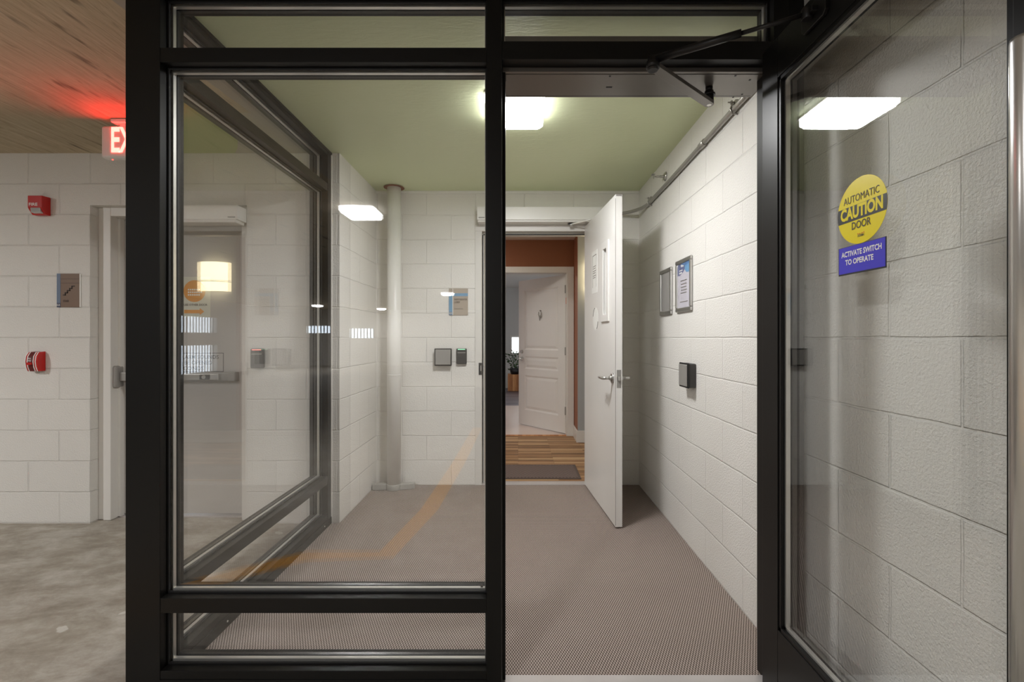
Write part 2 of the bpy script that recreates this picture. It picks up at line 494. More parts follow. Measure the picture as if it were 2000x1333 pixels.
def text(name, body, size, centre, right, up, mat, parent, local=False, bold=0.0, width=None, align='CENTER', depth=0.0004, spacing=1.0):
    """lettering as mesh; right/up are unit vectors of the reading direction"""
    cu = bpy.data.curves.new(name, 'FONT')
    cu.body = body; cu.size = 1.0; cu.align_x = align; cu.align_y = 'CENTER'
    cu.offset = bold; cu.extrude = 0.0; cu.resolution_u = 3; cu.space_character = spacing; cu.space_line = 1.0
    t = bpy.data.objects.new(name + '_tmp', cu); COL.objects.link(t)
    me0 = bpy.data.meshes.new_from_object(t)
    vs = [Vector(v.co) for v in me0.vertices]; fs = [list(p.vertices) for p in me0.polygons]
    bpy.data.objects.remove(t); bpy.data.meshes.remove(me0); bpy.data.curves.remove(cu)
    r = Vector(right).normalized(); u = Vector(up).normalized(); n = r.cross(u)
    s = size; sx = size
    if width is not None:
        w = max(v.x for v in vs) - min(v.x for v in vs)
        sx = width / w
    mb = MB()
    c = Vector(centre)
    mb.v = [tuple(c + r * (v.x * sx) + u * (v.y * s) + n * depth) for v in vs]
    mb.f = fs; mb.mi = [0] * len(fs); mb.sm = [False] * len(fs)
    return mb.build(name, mat, parent, local=local)

def disc(centre, right, up, r, mb=None, seg=48, rx=None, clip=None, lift=0.0, mi=0, thick=0.0006):
    mb = mb or MB()
    c = Vector(centre); R = Vector(right).normalized(); U = Vector(up).normalized(); n = R.cross(U)
    rx = rx or r
    pts = []
    for i in range(seg):
        t = 2 * math.pi * i / seg
        y = r * math.sin(t); x = rx * math.cos(t)
        if clip:
            lo, hi = clip
            yc = min(max(y, lo), hi)
            if yc != y: x = math.copysign(rx * math.sqrt(max(0, 1 - (yc / r) ** 2)), x) ; y = yc
        pts.append((x, y))
    front = [c + R * x + U * y + n * (lift + thick) for x, y in pts]
    back = [c + R * x + U * y + n * lift for x, y in pts]
    k = seg
    mb.add(front + back, [tuple(range(k)), tuple(range(2 * k - 1, k - 1, -1))] + [(i, k + i, k + (i + 1) % k, (i + 1) % k) for i in range(k)], mi)
    return mb

def quad(centre, right, up, w, h, mb=None, lift=0.0, thick=0.0006, mi=0):
    mb = mb or MB()
    c = Vector(centre); R = Vector(right).normalized(); U = Vector(up).normalized(); n = R.cross(U)
    vs = []
    for l in (lift, lift + thick):
        for sx, sy in ((-1, -1), (1, -1), (1, 1), (-1, 1)):
            vs.append(c + R * (sx * w / 2) + U * (sy * h / 2) + n * l)
    return mb.add(vs, [(0, 3, 2, 1), (4, 5, 6, 7), (0, 1, 5, 4), (1, 2, 6, 5), (2, 3, 7, 6), (3, 0, 4, 7)], mi)

XR, ZU = (1, 0, 0), (0, 0, 1)

# ------------------------------------------------------------------ the shell
CZ = 2.434
XR_W, XL_W = 1.0, -1.174
YB, YB2 = 3.835, 4.04
YG = 3.047
Y_F, Y_R = 1.588, 1.702          # front and rear of the storefront tubes
Y_GL = 1.645

struct('floor', box(-1.228, 1.0, 1.665, YB + 0.02, -0.1, 0.0), M['carpet'], 'woven brown grey carpet of the vestibule')
struct('floor_garage', MB().box(-10, 1.0, -17.2, 1.665, -0.1, -0.002).box(-10, -1.228, 1.665, 3.30, -0.1, -0.002), M['garage_floor'], 'bare concrete floor outside the vestibule')
struct('floor_hall', box(-2.5, 2.5, YB + 0.075, 5.76, -0.1, 0.0), M['hall_floor'], 'wood plank look carpet in the hallway')
struct('floor_apartment', MB().box(-3, 3, 5.76, 8.3, -0.1, 0.002), M['apt_floor'], 'pale flooring inside the apartment entry')
struct('floor_living_room', MB().box(-3, 3, 8.3, 11.2, -0.1, 0.002), M['rug'], 'dark grey wood floor deep in the apartment')
struct('ceiling', box(-1.36, 1.2, 1.59, YB2, CZ, CZ + 0.12), M['green'], 'green painted vestibule ceiling')
struct('ceiling_garage', MB().box(-10.2, -1.36, -17.2, 3.30, CZ, CZ + 0.12).box(-1.36, 1.2, -17.2, 1.59, CZ, CZ + 0.12), M['garage_ceiling'], 'board marked concrete ceiling of the garage')
struct('ceiling_hall', box(-2.5, 2.5, YB2, 5.87, CZ, CZ + 0.12), M['white_plastic'])
struct('ceiling_apartment', box(-3, 3, 5.87, 11.3, CZ, CZ + 0.12), M['white_plastic'])

struct('wall_right', box(XR_W, 1.2, -17.2, YB2, -0.1, CZ + 0.1), M['block_right'], 'white painted block wall on the right')
# back wall of the vestibule, with the lobby door opening
OX0, OX1, OZ = -0.345, 0.645, 2.145
wb = MB().box(XL_W - 0.2, OX0, YB, YB2, -0.1, CZ + 0.1).box(OX1, XR_W, YB, YB2, -0.1, CZ + 0.1).box(OX0, OX1, YB, YB2, OZ, CZ + 0.1)
struct('wall_back', wb, M['block_corridor'], 'white painted block wall at the end of the vestibule')
struct('wall_left', box(XL_W - 0.2, XL_W, YG + 0.2, YB, -0.1, CZ + 0.1), M['block_left'], 'short white block wall left of the standpipe')
# garage side block wall with the stair door opening
GX0, GX1, GZ = -2.815, -1.785, 2.092
wg = MB().box(-10.2, GX0, YG, YG + 0.2, -0.1, CZ + 0.1).box(GX1, XL_W, YG, YG + 0.2, -0.1, CZ + 0.1).box(GX0, GX1, YG, YG + 0.2, GZ, CZ + 0.1)
struct('wall_garage', wg, M['block_garage'], 'white painted block wall of the garage around the stair door')
struct('trim_1', box(XL_W + 0.001, XR_W - 0.001, YB - 0.012, YB + 0.01, CZ - 0.022, CZ - 0.001), M['white_plastic'], 'caulk bead along the top of the back wall')
# far garage walls
lw = MB()
lw.box(-10.2, -10, -17.2, -12.1, -0.1, CZ + 0.1).box(-10.2, -10, -10.4, YG + 0.2, -0.1, CZ + 0.1)
lw.box(-10.2, -10, -12.1, -10.4, -0.1, 0.12).box(-10.2, -10, -12.1, -10.4, 0.98, 1.38).box(-10.2, -10, -12.1, -10.4, 1.88, CZ + 0.1)
struct('wall_garage_left', lw, M['block_garage'], 'garage wall with two barred openings behind the camera')
bwm = MB()
bx = [(-10.2, -9.3), (-8.2, -7.4), (-6.3, 1.2)]
for a, b_ in bx: bwm.box(a, b_, -17.2, -17, -0.1, CZ + 0.1)
for a, b_, z0, z1 in ((-9.3, -8.2, 1.42, 1.74), (-7.4, -6.3, 1.20, 1.62)):
    bwm.box(a, b_, -17.2, -17, -0.1, z0).box(a, b_, -17.2, -17, z1, CZ + 0.1)
struct('wall_garage_rear', bwm, M['block_garage'], 'rear wall of the garage with barred openings')

# hall
hb = MB().box(-2.6, -0.36, 5.75, 5.87, -0.1, CZ + 0.1).box(0.615, 0.70, 5.75, 5.87, -0.1, CZ + 0.1).box(-0.36, 0.615, 5.75, 5.87, 2.045, CZ + 0.1)
struct('wall_hall_back', hb, M['terracotta'], 'rust brown hallway wall around the apartment door')
struct('wall_hall_left', box(-2.6, -2.5, YB2, 5.75, -0.1, CZ + 0.1), M['hall_grey'])
struct('wall_hall_end', box(2.5, 2.6, YB2, 5.4, -0.1, CZ + 0.1), M['hall_grey'])
gw = MB()
gw.box(0.694, 2.6, 5.402, 5.87, -0.1, CZ + 0.1)
o = gw.build('wall_hall_right', [M['hall_grey'], M['mauve']], None); tag(o, 'grey painted wall projecting beside the apartment door', None, None, 'structure')
for p in o.data.polygons:
    if p.normal.x < -0.5: p.material_index = 1
wf = MB().box(-2.6, XL_W - 0.2, YB2 - 0.1, YB2, -0.1, CZ + 0.1).box(XR_W, 2.6, YB2 - 0.1, YB2, -0.1, CZ + 0.1)
struct('wall_hall_front', wf, M['hall_grey'])
bbm = MB().box(0.678, 0.80, 5.386, 5.402, 0, 0.135)
struct('baseboard_right', MB().box(0.678, 2.5, 5.384, 5.402, 0, 0.135), M['trim_white'], 'white baseboard under the grey hallway wall', 0.002)
struct('baseboard_side', MB().box(0.678, 0.694, 5.402, 5.75, 0, 0.135), M['trim_white'], 'white baseboard on the narrow brown return', 0.002)
# apartment
struct('wall_apartment_back', box(-3.1, 3.1, 11.2, 11.3, -0.1, CZ + 0.1), M['apt_wall'], 'pale grey wall deep in the apartment')
struct('wall_apartment_left', box(-3.1, -3, 5.87, 11.2, -0.1, CZ + 0.1), M['apt_wall'])
struct('wall_apartment_right', box(3, 3.1, 5.87, 11.2, -0.1, CZ + 0.1), M['apt_wall'])
w4 = empty('window_4', (0.35, 11.2, 0.84), 0, 'daylit window with white blind behind the potted plant', None, None, 'structure')
box(-0.19, 0.9, 11.17, 11.2, 0.80, 0.85).build('window_sill', M['trim_white'], w4)
MB().box(-0.19, -0.15, 11.17, 11.2, 0.85, 1.27).box(-0.15, 0.9, 11.17, 11.2, 1.23, 1.27).build('window_frame', M['trim_white'], w4)
box(-0.15, 0.9, 11.185, 11.199, 0.85, 1.23).build('window_blind', M['window_day'], w4)

# yellow line painted on the concrete just in front of the camera
lm = MB()
path = [(-2.1, 1.28), (-1.62, 1.02), (-1.18, 0.70), (-0.74, 0.68), (-0.63, 0.0), (-0.58, -1.2), (-0.55, -3.0)]
pw = 0.062
lft = []; rgt = []
for i, p in enumerate(path):
    a = Vector(path[max(i - 1, 0)]); c = Vector(path[min(i + 1, len(path) - 1)]); d = (c - a).normalized(); n = Vector((-d.y, d.x))
    lft.append((p[0] + n.x * pw, p[1] + n.y * pw)); rgt.append((p[0] - n.x * pw, p[1] - n.y * pw))
k = len(path)
lm.add([(x, y, 0.0) for x, y in lft] + [(x, y, 0.0) for x, y in rgt] + [(x, y, -0.002) for x, y in lft] + [(x, y, -0.002) for x, y in rgt],
       [(i, i + 1, k + i + 1, k + i) for i in range(k - 1)] + [(2 * k + i, 3 * k + i, 3 * k + i + 1, 2 * k + i + 1) for i in range(k - 1)])
struct('road_marking', lm, M['pave_yellow'], 'yellow line painted on the concrete floor')

# ------------------------------------------------------------------ storefront glazing
BV = 0.0012
PX0, PX1 = -1.346, -1.228       # corner post
MX0, MX1 = -0.108, -0.056       # mullion between sidelight and door
JX0, JX1 = 0.877, 0.928         # door jamb
R_TOP = (2.166, 2.216); R_LOW = (0.274, 0.325); R_SILL = (0.0, 0.076); R_HEAD = (2.400, CZ)

def spacer(mb, a0, a1, z0, z1, c, axis, w=0.009, t=0.007):
    """rim of aluminium between the two panes"""
    def b(u0, u1, v0, v1):
        if axis == 'x': mb.box(u0, u1, c - t, c + t, v0, v1)
        else: mb.box(c - t, c + t, u0, u1, v0, v1)
    b(a0, a1, z0, z0 + w); b(a0, a1, z1 - w, z1); b(a0, a0 + w, z0 + w, z1 - w); b(a1 - w, a1, z0 + w, z1 - w)
    return mb

def stops(mb, a0, a1, z0, z1, c, axis, w=0.006, g=0.016, t=0.007):
    """rubber gaskets on both sides of a pane"""
    for s in (-1, 1):
        def b(u0, u1, v0, v1):
            d0, d1 = sorted((c + s * g, c + s * (g + t)))
            if axis == 'x': mb.box(u0, u1, d0, d1, v0, v1)
            else: mb.box(d0, d1, u0, u1, v0, v1)
        b(a0, a1, z0, z0 + w); b(a0, a1, z1 - w, z1); b(a0, a0 + w, z0 + w, z1 - w); b(a1 - w, a1, z0 + w, z1 - w)
    return mb

def add_pane(parent, a0, a1, z0, z1, c, axis, mat=None):
    e = 0.0005
    mb = box(a0, a1, c - 0.010, c + 0.010, z0, z1) if axis == 'x' else box(c - 0.010, c + 0.010, a0, a1, z0, z1)
    p = mb.build('glass_pane', mat or M['glass'], parent)
    s = spacer(MB(), a0 + e, a1 - e, z0 + e, z1 - e, c, axis).build('spacer_bar', M['alu'], parent)
    tag(s, 'bright aluminium spacer around the pane')
    stops(MB(), a0 + e, a1 - e, z0 + e, z1 - e, c, axis).build('gasket', M['gasket'], parent)

w1 = empty('window_1', (-0.7, Y_GL, 0), 0, 'tall front sidelight in dark bronze frame left of the open glass door', None, None, 'structure')
box(PX0, PX1, Y_F, Y_R, 0, CZ).build('corner_post', M['bronze'], w1, BV)
mm = MB().box(MX0, MX1, Y_F, Y_R, 0, CZ).box(MX1 - 0.001, MX1 + 0.011, 1.640, 1.662, 0, 2.166)
mm.box(MX0 + 0.002, MX1 - 0.002, Y_F - 0.0, Y_F + 0.002, 0, 0.02)
mm.build('mullion', M['bronze'], w1, BV)
for (z0, z1) in (R_SILL, R_LOW, R_TOP, R_HEAD):
    mb = MB().box(PX1, MX0, Y_F + 0.0015, Y_R - 0.0015, z0, z1)
    mb.build('rail', M['bronze'], w1, BV)
MB().box(PX1, MX0, Y_F - 0.002, Y_F + 0.006, 0, 0.046).build('sill_flashing', M['bronze'], w1, 0.001)
for (z0, z1) in ((0.076, 0.274), (0.325, 2.166), (2.216, 2.400)):
    add_pane(w1, PX1, MX0, z0, z1, Y_GL, 'x')
# small maker's label in the lower right corner of the big pane
q = quad((MX0 - 0.02, Y_GL - 0.0101, 0.343), XR, ZU, 0.009, 0.010, thick=0.0003).build('glass_label', M['ink_grey'], w1)

w2 = empty('window_2', (-1.287, 2.35, 0), 0, 'side return glazing in dark bronze frame between corner post and block wall', None, None, 'structure')
CX = (PX0 + PX1) / 2
box(PX0, PX1, 2.990, 3.040, 0, CZ).build('end_post', M['bronze'], w2, BV)
box(PX0 + 0.01, PX1 + 0.004, 3.040, YG, 0, CZ).build('sealant_joint', M['trim_white'], w2)
for (z0, z1) in (R_SILL, R_LOW, R_TOP, R_HEAD):
    box(PX0 + 0.0015, PX1 - 0.0015, Y_R, 2.990, z0, z1).build('rail', M['bronze'], w2, BV)
fl = MB().box(PX1 - 0.003, PX1 + 0.004, Y_R, 3.045, 0, 0.046)
fl.build('sill_flashing', M['bronze'], w2, 0.001)
MB().box(PX1 - 0.003, PX1 + 0.006, Y_R, 3.045, CZ - 0.014, CZ).build('head_flashing', M['bronze'], w2, 0.001)
for yy, zz in ((1.92, 0.026), (2.5, 0.026), (2.95, 0.026)):
    pass
sc_ = MB()
for yy in (1.95, 2.93):
    sc_.cyl((PX1 + 0.003, yy, 0.026), (PX1 + 0.0065, yy, 0.026), 0.005, seg=12)
    sc_ = sc_
for yy in (1.95, 2.93):
    MB().cyl((PX1 + 0.003, yy, 0.026), (PX1 + 0.0065, yy, 0.026), 0.004, seg=12).build('screw', M['alu'], w2)
for (z0, z1) in ((0.076, 0.274), (0.325, 2.166), (2.216, 2.400)):
    add_pane(w2, Y_R, 2.990, z0, z1, CX, 'y')

w3 = empty('window_3', (0.41, Y_GL, 2.2), 0, 'narrow transom pane over the open glass door', None, None, 'structure')
box(MX1, JX0, Y_F + 0.0015, Y_R - 0.0015, 2.176, 2.238).build('transom_bar', M['bronze'], w3, BV)
box(MX1, JX0, Y_F + 0.0015, Y_R - 0.0015, 2.400, CZ).build('head_rail', M['bronze'], w3, BV)
box(JX0, JX1, Y_F, Y_R, 0, CZ).build('door_jamb', M['bronze'], w3, BV)
box(JX1, XR_W - 0.001, Y_F + 0.03, Y_R - 0.02, 0, CZ).build('filler_panel', M['bronze'], w3, BV)
box(MX1 + 0.001, JX0 - 0.001, 1.637, 1.650, 2.160, 2.176).build('door_stop', M['bronze_satin'], w3, 0.001)
add_pane(w3, MX1, JX0, 2.238, 2.400, Y_GL, 'x')
struct('trim_2', box(MX1, JX0, Y_F, 1.665, -0.05, 0.008), M['threshold'], 'aluminium threshold under the open glass door', 0.002)
struct('trim_3', box(-0.345, 0.645, YB - 0.005, YB + 0.08, -0.05, 0.007), M['threshold'], 'aluminium threshold at the lobby doorway', 0.002)

# overhead automatic operator with its arm
op = empty('door_operator', (0.43, 1.74, 2.16), 0, 'dark bronze automatic operator with jointed arm above the open glass door', 'door operator')
hz = MB().box(MX1 + 0.004, 0.912, 1.703, 1.818, 2.163, 2.33).box(MX1 + 0.012, 0.876, 1.651, 1.703, 2.163, 2.1755)
hz.build('housing', M['bronze_satin'], op, 0.002)
MB().box(MX1 + 0.004, 0.905, 1.801, 1.8045, 2.1615, 2.1635).build('access_panel', M['gasket'], op)
MB().box(MX1 + 0.012, 0.905, 1.655, 1.800, 2.1605, 2.1635).build('bottom_plate', M['bronze_satin'], op, 0.0005)
MB().box(0.330, 0.352, 1.735, 1.742, 2.1595, 2.161).build('slot', M['gasket'], op)
MB().cyl((0.717, 1.74, 2.163), (0.717, 1.74, 2.146), 0.013).cyl((0.717, 1.74, 2.146), (0.717, 1.74, 2.095), 0.016, 0.017).cyl((0.717, 1.74, 2.135), (0.717, 1.74, 2.128), 0.022).build('spindle', M['black'], op)
MB().cyl((0.717, 1.74, 2.095), (0.717, 1.74, 2.0935), 0.009, seg=6).build('spindle_bolt', M['alu'], op)
def flatarm(p, q_, w, t, z):
    p = Vector(p); q_ = Vector(q_); d = (q_ - p).normalized(); n = Vector((-d.y, d.x))
    pts = []
    for c, s in ((p, -1), (q_, 1)):
        for i in range(9):
            a = math.pi / 2 - math.pi * i / 8
            e = d * math.cos(a) * s * w / 2 + n * math.sin(a) * s * w / 2
            pts.append((c.x + e.x, c.y + e.y))
    return MB().prism(pts, 'z', z, z + t)
flatarm((0.717, 1.74), (0.436, 1.50), 0.034, 0.014, 2.094).build('crank_arm', M['bronze_satin'], op, 0.001)
MB().cyl((0.436, 1.50, 2.085), (0.436, 1.50, 2.128), 0.016).cyl((0.436, 1.50, 2.092), (0.436, 1.50, 2.112), 0.021).build('elbow_joint', M['black'], op)
MB().tube([(0.436, 1.50, 2.120), (0.600, 1.405, 2.121), (0.660, 1.370, 2.121)], [0.012, 0.012, 0.0115]).build('rod_sleeve', M['black'], op)
MB().tube([(0.64, 1.382, 2.121), (0.80, 1.29, 2.121)], 0.0065).build('arm_rod', M['black'], op)
MB().cyl((0.803, 1.288, 2.105), (0.803, 1.288, 2.135), 0.014).box(0.800, 0.829, 1.262, 1.314, 2.113, 2.128).build('arm_bracket', M['black'], op, 0.002)
MB().prism([(1.235, 2.10), (1.245, 2.088), (1.33, 2.088), (1.34, 2.10), (1.34, 2.14), (1.33, 2.152), (1.245, 2.152), (1.235, 2.14)], 'x', 0.818, 0.829).build('mounting_shoe', M['black'], op, 0.002)
for x, y in ((0.33, 1.655 + 0.01), (0.78, 1.663), (0.845, 1.69), (0.865, 1.79), (0.84, 1.81)):
    MB().cyl((x, y, 2.1605), (x, y, 2.1592), 0.004, seg=10).build('screw', M['black'], op)

# ------------------------------------------------------------------ the open glass door
d1 = empty('door_1', (0.829, 1.573, 0), -math.pi / 2, 'glass door in dark bronze frame standing open against the right wall', None, None, 'structure')
DT = 0.045; DZ0, DZ1 = 0.012, 2.182; DWd = 0.904
G0, G1, GZ0, GZ1 = 0.092, 0.796, 0.285, 2.052
def dl(mb, name, mat, bevel=0.0): return mb.build(name, mat, d1, bevel, local=True)
dl(box(0, G0, 0, DT, DZ0, DZ1), 'hinge_stile', M['bronze'], BV)
dl(box(G1, DWd, 0, DT, DZ0, DZ1), 'latch_stile', M['bronze'], BV)
dl(box(G0, G1, 0.0006, DT - 0.0006, GZ1, DZ1), 'top_rail', M['bronze'], BV)
dl(box(G0, G1, 0.0006, DT - 0.0006, DZ0, GZ0), 'bottom_rail', M['bronze'], BV)
# stepped glazing stops
bd = MB()
for (w, y0, y1) in ((0.013, 0.0035, 0.014), (0.017, 0.031, 0.041)):
    bd.box(G0, G1, y0, y1, GZ0, GZ0 + w).box(G0, G1, y0, y1, GZ1 - w, GZ1).box(G0, G0 + w, y0, y1, GZ0, GZ1).box(G1 - w, G1, y0, y1, GZ0, GZ1)
dl(bd, 'glazing_stop', M['bronze'], 0.001)
dl(box(G0 + 0.002, G1 - 0.002, 0.012, 0.033, GZ0 + 0.002, GZ1 - 0.002), 'glass_pane', M['glass_door'])
rim = MB(); a0, a1, b0, b1 = G0 + 0.013, G1 - 0.013, GZ0 + 0.013, GZ1 - 0.013
for (u0, u1, v0, v1) in ((a0, a1, b0, b0 + 0.007), (a0, a1, b1 - 0.007, b1), (a0, a0 + 0.007, b0, b1), (a1 - 0.007, a1, b0, b1)):
    rim.box(u0, u1, 0.0155, 0.0295, v0, v1)
tag(dl(rim, 'spacer_bar', M['alu']), 'bright aluminium spacer around the pane')
# pull handle: tall tube on two posts
hd = MB().tube([(0.862, -0.050, 0.30), (0.862, -0.050, 1.676), (0.862, -0.050, 1.682)], [0.0185, 0.0185, 0.0175], seg=28)
h = tag(dl(hd, 'pull_handle', M['steel']), 'tall brushed steel tube handle')
for z in (0.42, 1.56):
    MB().cyl((0.862, 0.0, z), (0.862, -0.050, z), 0.011).cyl((0.862, 0.0, z), (0.862, -0.004, z), 0.018).build('handle_post', M['steel'], h, local=True)
# stickers on the pane
ux = 1.573 - 1.136
R_, U_ = (1, 0, 0), (0, 0, 1)
cz, cr = 1.534, 0.082
st = disc((ux, 0.0118, cz), R_, U_, cr, thick=0.0004)
s1 = tag(dl(st, 'round_sticker', M['yellow']), 'round yellow automatic caution door sticker')
tilt = 0.0
def stick(name, mb, mat): return mb.build(name, mat, s1, local=True)
stick('dark_band', disc((ux, 0.0118, cz), R_, U_, cr, clip=(-0.021, 0.017), lift=0.0005, thick=0.0003), M['band'])
Y_ = 0.0108
text('lettering', 'AUTOMATIC', 0.0255, (ux, Y_, cz + 0.033), R_, U_, M['ink'], s1, True, bold=0.0, width=0.118, depth=0.0)
text('lettering', 'CAUTION', 0.041, (ux, Y_, cz - 0.001), R_, U_, M['yellow'], s1, True, bold=0.045, width=0.140, depth=0.0)
text('lettering', 'DOOR', 0.0265, (ux, Y_, cz - 0.035), R_, U_, M['ink'], s1, True, bold=0.012, width=0.063, depth=0.0)
cw = MB()
for i, (xa, xb, zt) in enumerate(((-0.011, -0.0045, 0.004), (-0.0045, 0.0045, 0.005), (0.0045, 0.011, 0.004))):
    c = (xa + xb) / 2
    cw.add([(ux + xa, Y_, cz - 0.0585), (ux + xa, Y_, cz - 0.0565 + (0.002 if i == 0 else 0)), (ux + c, Y_, cz - 0.0585 + 0.001), (ux + xb, Y_, cz - 0.0565 + (0.002 if i == 2 else 0)), (ux + xb, Y_, cz - 0.0585)], [(0, 1, 2), (2, 3, 4)])
stick('crown_logo', cw, M['orange_red'])
text('lettering', 'DORMA', 0.008, (ux, Y_, cz - 0.0625), R_, U_, M['ink'], s1, True, bold=0.03, width=0.021, depth=0.0)
bx_ = quad((ux, 0.0118, 1.416), R_, U_, 0.158, 0.072, thick=0.0004)
s2 = tag(dl(bx_, 'blue_sticker', M['band']), 'blue sticker reading activate switch to operate')
quad((ux - 0.0005, 0.0113, 1.4175), R_, U_, 0.153, 0.067, thick=0.0004).build('sticker_face', M['blue'], s2, local=True)
text('lettering', 'ACTIVATE SWITCH', 0.0185, (ux, 0.0105, 1.432), R_, U_, M['white_plastic'], s2, True, bold=0.03, width=0.133, depth=0.0)
text('lettering', 'TO OPERATE', 0.0185, (ux - 0.006, 0.0105, 1.411), R_, U_, M['white_plastic'], s2, True, bold=0.03, width=0.094, depth=0.0)

# ------------------------------------------------------------------ lobby door (open towards the camera)
fr = empty('door_2', (0.15, YB, 0), 0, 'white flush lobby door standing open at the end of the vestibule', None, None, 'structure')
FZ = 2.10
f = MB()
f.box(-0.356, -0.300, YB - 0.008, YB2 + 0.008, 0, FZ + 0.05).box(0.590, 0.646, YB - 0.008, YB2 + 0.008, 0, FZ + 0.05)
f.box(-0.300, 0.590, YB - 0.008, YB2 + 0.008, FZ + 0.002, FZ + 0.05)
f.box(-0.300, -0.284, YB + 0.045, YB + 0.12, 0, FZ - 0.014).box(0.569, 0.590, YB + 0.045, YB + 0.12, 0, FZ - 0.014).box(-0.300, 0.590, YB + 0.045, YB + 0.12, FZ - 0.014, FZ + 0.002)
f.build('door_frame', M['frame_grey'], fr, 0.002)
MB().box(-0.298, -0.291, YB + 0.036, YB + 0.045, 0.01, FZ - 0.02).box(-0.291, 0.585, YB + 0.036, YB + 0.045, FZ - 0.021, FZ - 0.014).build('weather_seal', M['gasket'], fr)
MB().box(-0.326, -0.299, YB - 0.0095, YB - 0.006, 0.912, 1.012).build('strike_plate', M['dark_plastic'], fr, 0.001)
MB().box(-0.311, -0.304, YB - 0.0105, YB - 0.009, 0.945, 0.99).build('strike_lip', M['alu'], fr)
lf = empty('door_leaf', (0.549 - 0.15, -0.006, 0), math.atan2(-0.875, 0.0725)); lf.parent = fr
def ll(mb, name, mat, bevel=0.0, parent=lf): return mb.build(name, mat, parent, bevel, local=True)
LW = 0.875
UL0, UL1, VL0, VL1 = 0.600, 0.690, 1.375, 1.835
body = MB().box(0, UL0, 0, 0.044, 0.010, 2.135).box(UL1, LW, 0, 0.044, 0.010, 2.135).box(UL0, UL1, 0, 0.044, 0.010, VL0).box(UL0, UL1, 0, 0.044, VL1, 2.135)
ll(body, 'leaf_panel', M['door_white'])
fm = MB()
for y0, y1 in ((-0.010, 0.0005), (0.0435, 0.054)):
    fm.box(UL0 - 0.055, UL0 + 0.004, y0, y1, VL0 - 0.045, VL1 + 0.045).box(UL1 - 0.004, UL1 + 0.045, y0, y1, VL0 - 0.045, VL1 + 0.045)
    fm.box(UL0, UL1, y0, y1, VL0 - 0.045, VL0 + 0.004).box(UL0, UL1, y0, y1, VL1 - 0.004, VL1 + 0.045)
ll(fm, 'vision_frame', M['door_white'], 0.003)
ll(box(UL0, UL1, 0.018, 0.024, VL0, VL1), 'vision_glass', M['lite'])
# framed paper notice, small white oval sticker
nt_ = ll(box(0.255, 0.415, -0.0015, 0, 1.555, 1.875), 'paper_notice', M['paper'])
ntl = MB()
for (u0, u1, v0, v1) in ((0.285, 0.392, 1.838, 1.843), (0.283, 0.286, 1.60, 1.843), (0.390, 0.393, 1.60, 1.843)): ntl.box(u0, u1, -0.0022, -0.0015, v0, v1)
for i, z in enumerate((1.755, 1.74, 1.72, 1.705, 1.685, 1.67)):
    ntl.box(0.295, 0.378 - 0.012 * (i % 2), -0.0022, -0.0015, z, z + 0.005)
ntl.build('notice_print', M['ink_grey'], nt_, local=True)
ov = disc((0.365, 0, 1.360), (1, 0, 0), (0, 0, 1), 0.085, rx=0.075)
ovo = ll(ov, 'oval_sticker', M['paper'])
arcs = MB()
for t0, t1 in ((100, 165), (-60, -15)):
    pts = [(0.365 + 0.074 * math.cos(math.radians(t0 + (t1 - t0) * i / 8)), -0.0012, 1.360 + 0.084 * math.sin(math.radians(t0 + (t1 - t0) * i / 8))) for i in range(9)]
    arcs.tube(pts, 0.0016, seg=6)
arcs.build('sticker_arc', M['ink'], ovo, local=True)
# lever set
def lever(y_face, sgn):
    b_ = MB().cyl((0.815, y_face, 0.957), (0.815, y_face + sgn * 0.010, 0.957), 0.034, 0.030, 28)
    b_.cyl((0.815, y_face + sgn * 0.010, 0.957), (0.815, y_face + sgn * 0.024, 0.957), 0.021, 0.013, 24)
    r_ = ll(b_, 'handle_rose', M['satin'])
    pts = [(0.815, y_face + sgn * 0.015, 0.957), (0.815, y_face + sgn * 0.052, 0.957), (0.811, y_face + sgn * 0.060, 0.957), (0.800, y_face + sgn * 0.066, 0.957), (0.76, y_face + sgn * 0.067, 0.957), (0.705, y_face + sgn * 0.062, 0.955)]
    MB().tube(pts, [0.0105, 0.0105, 0.0105, 0.0105, 0.010, 0.009], seg=16).build('lever', M['satin'], r_, local=True)
lever(0.0, -1); lever(0.044, 1)
ll(MB().box(LW - 0.0005, LW + 0.0015, 0.008, 0.036, 0.900, 1.014), 'latch_plate', M['grey_plate'], 0.0005)
ll(MB().box(LW, LW + 0.010, 0.014, 0.030, 0.945, 0.972), 'latch_bolt', M['satin'], 0.002)
ll(MB().box(LW - 0.02, LW + 0.001, 0.004, 0.040, 2.125, 2.1365), 'top_corner_wear', M['grey_plate'])
ll(MB().box(LW - 0.0015, LW + 0.0004, -0.0006, 0.0012, 0.02, 2.11), 'edge_wear', M['ink_grey'])
for z in (0.25, 1.05, 1.85):
    ll(MB().cyl((-0.004, 0.046, z), (-0.004, 0.046, z + 0.114), 0.007), 'hinge', M['satin'])

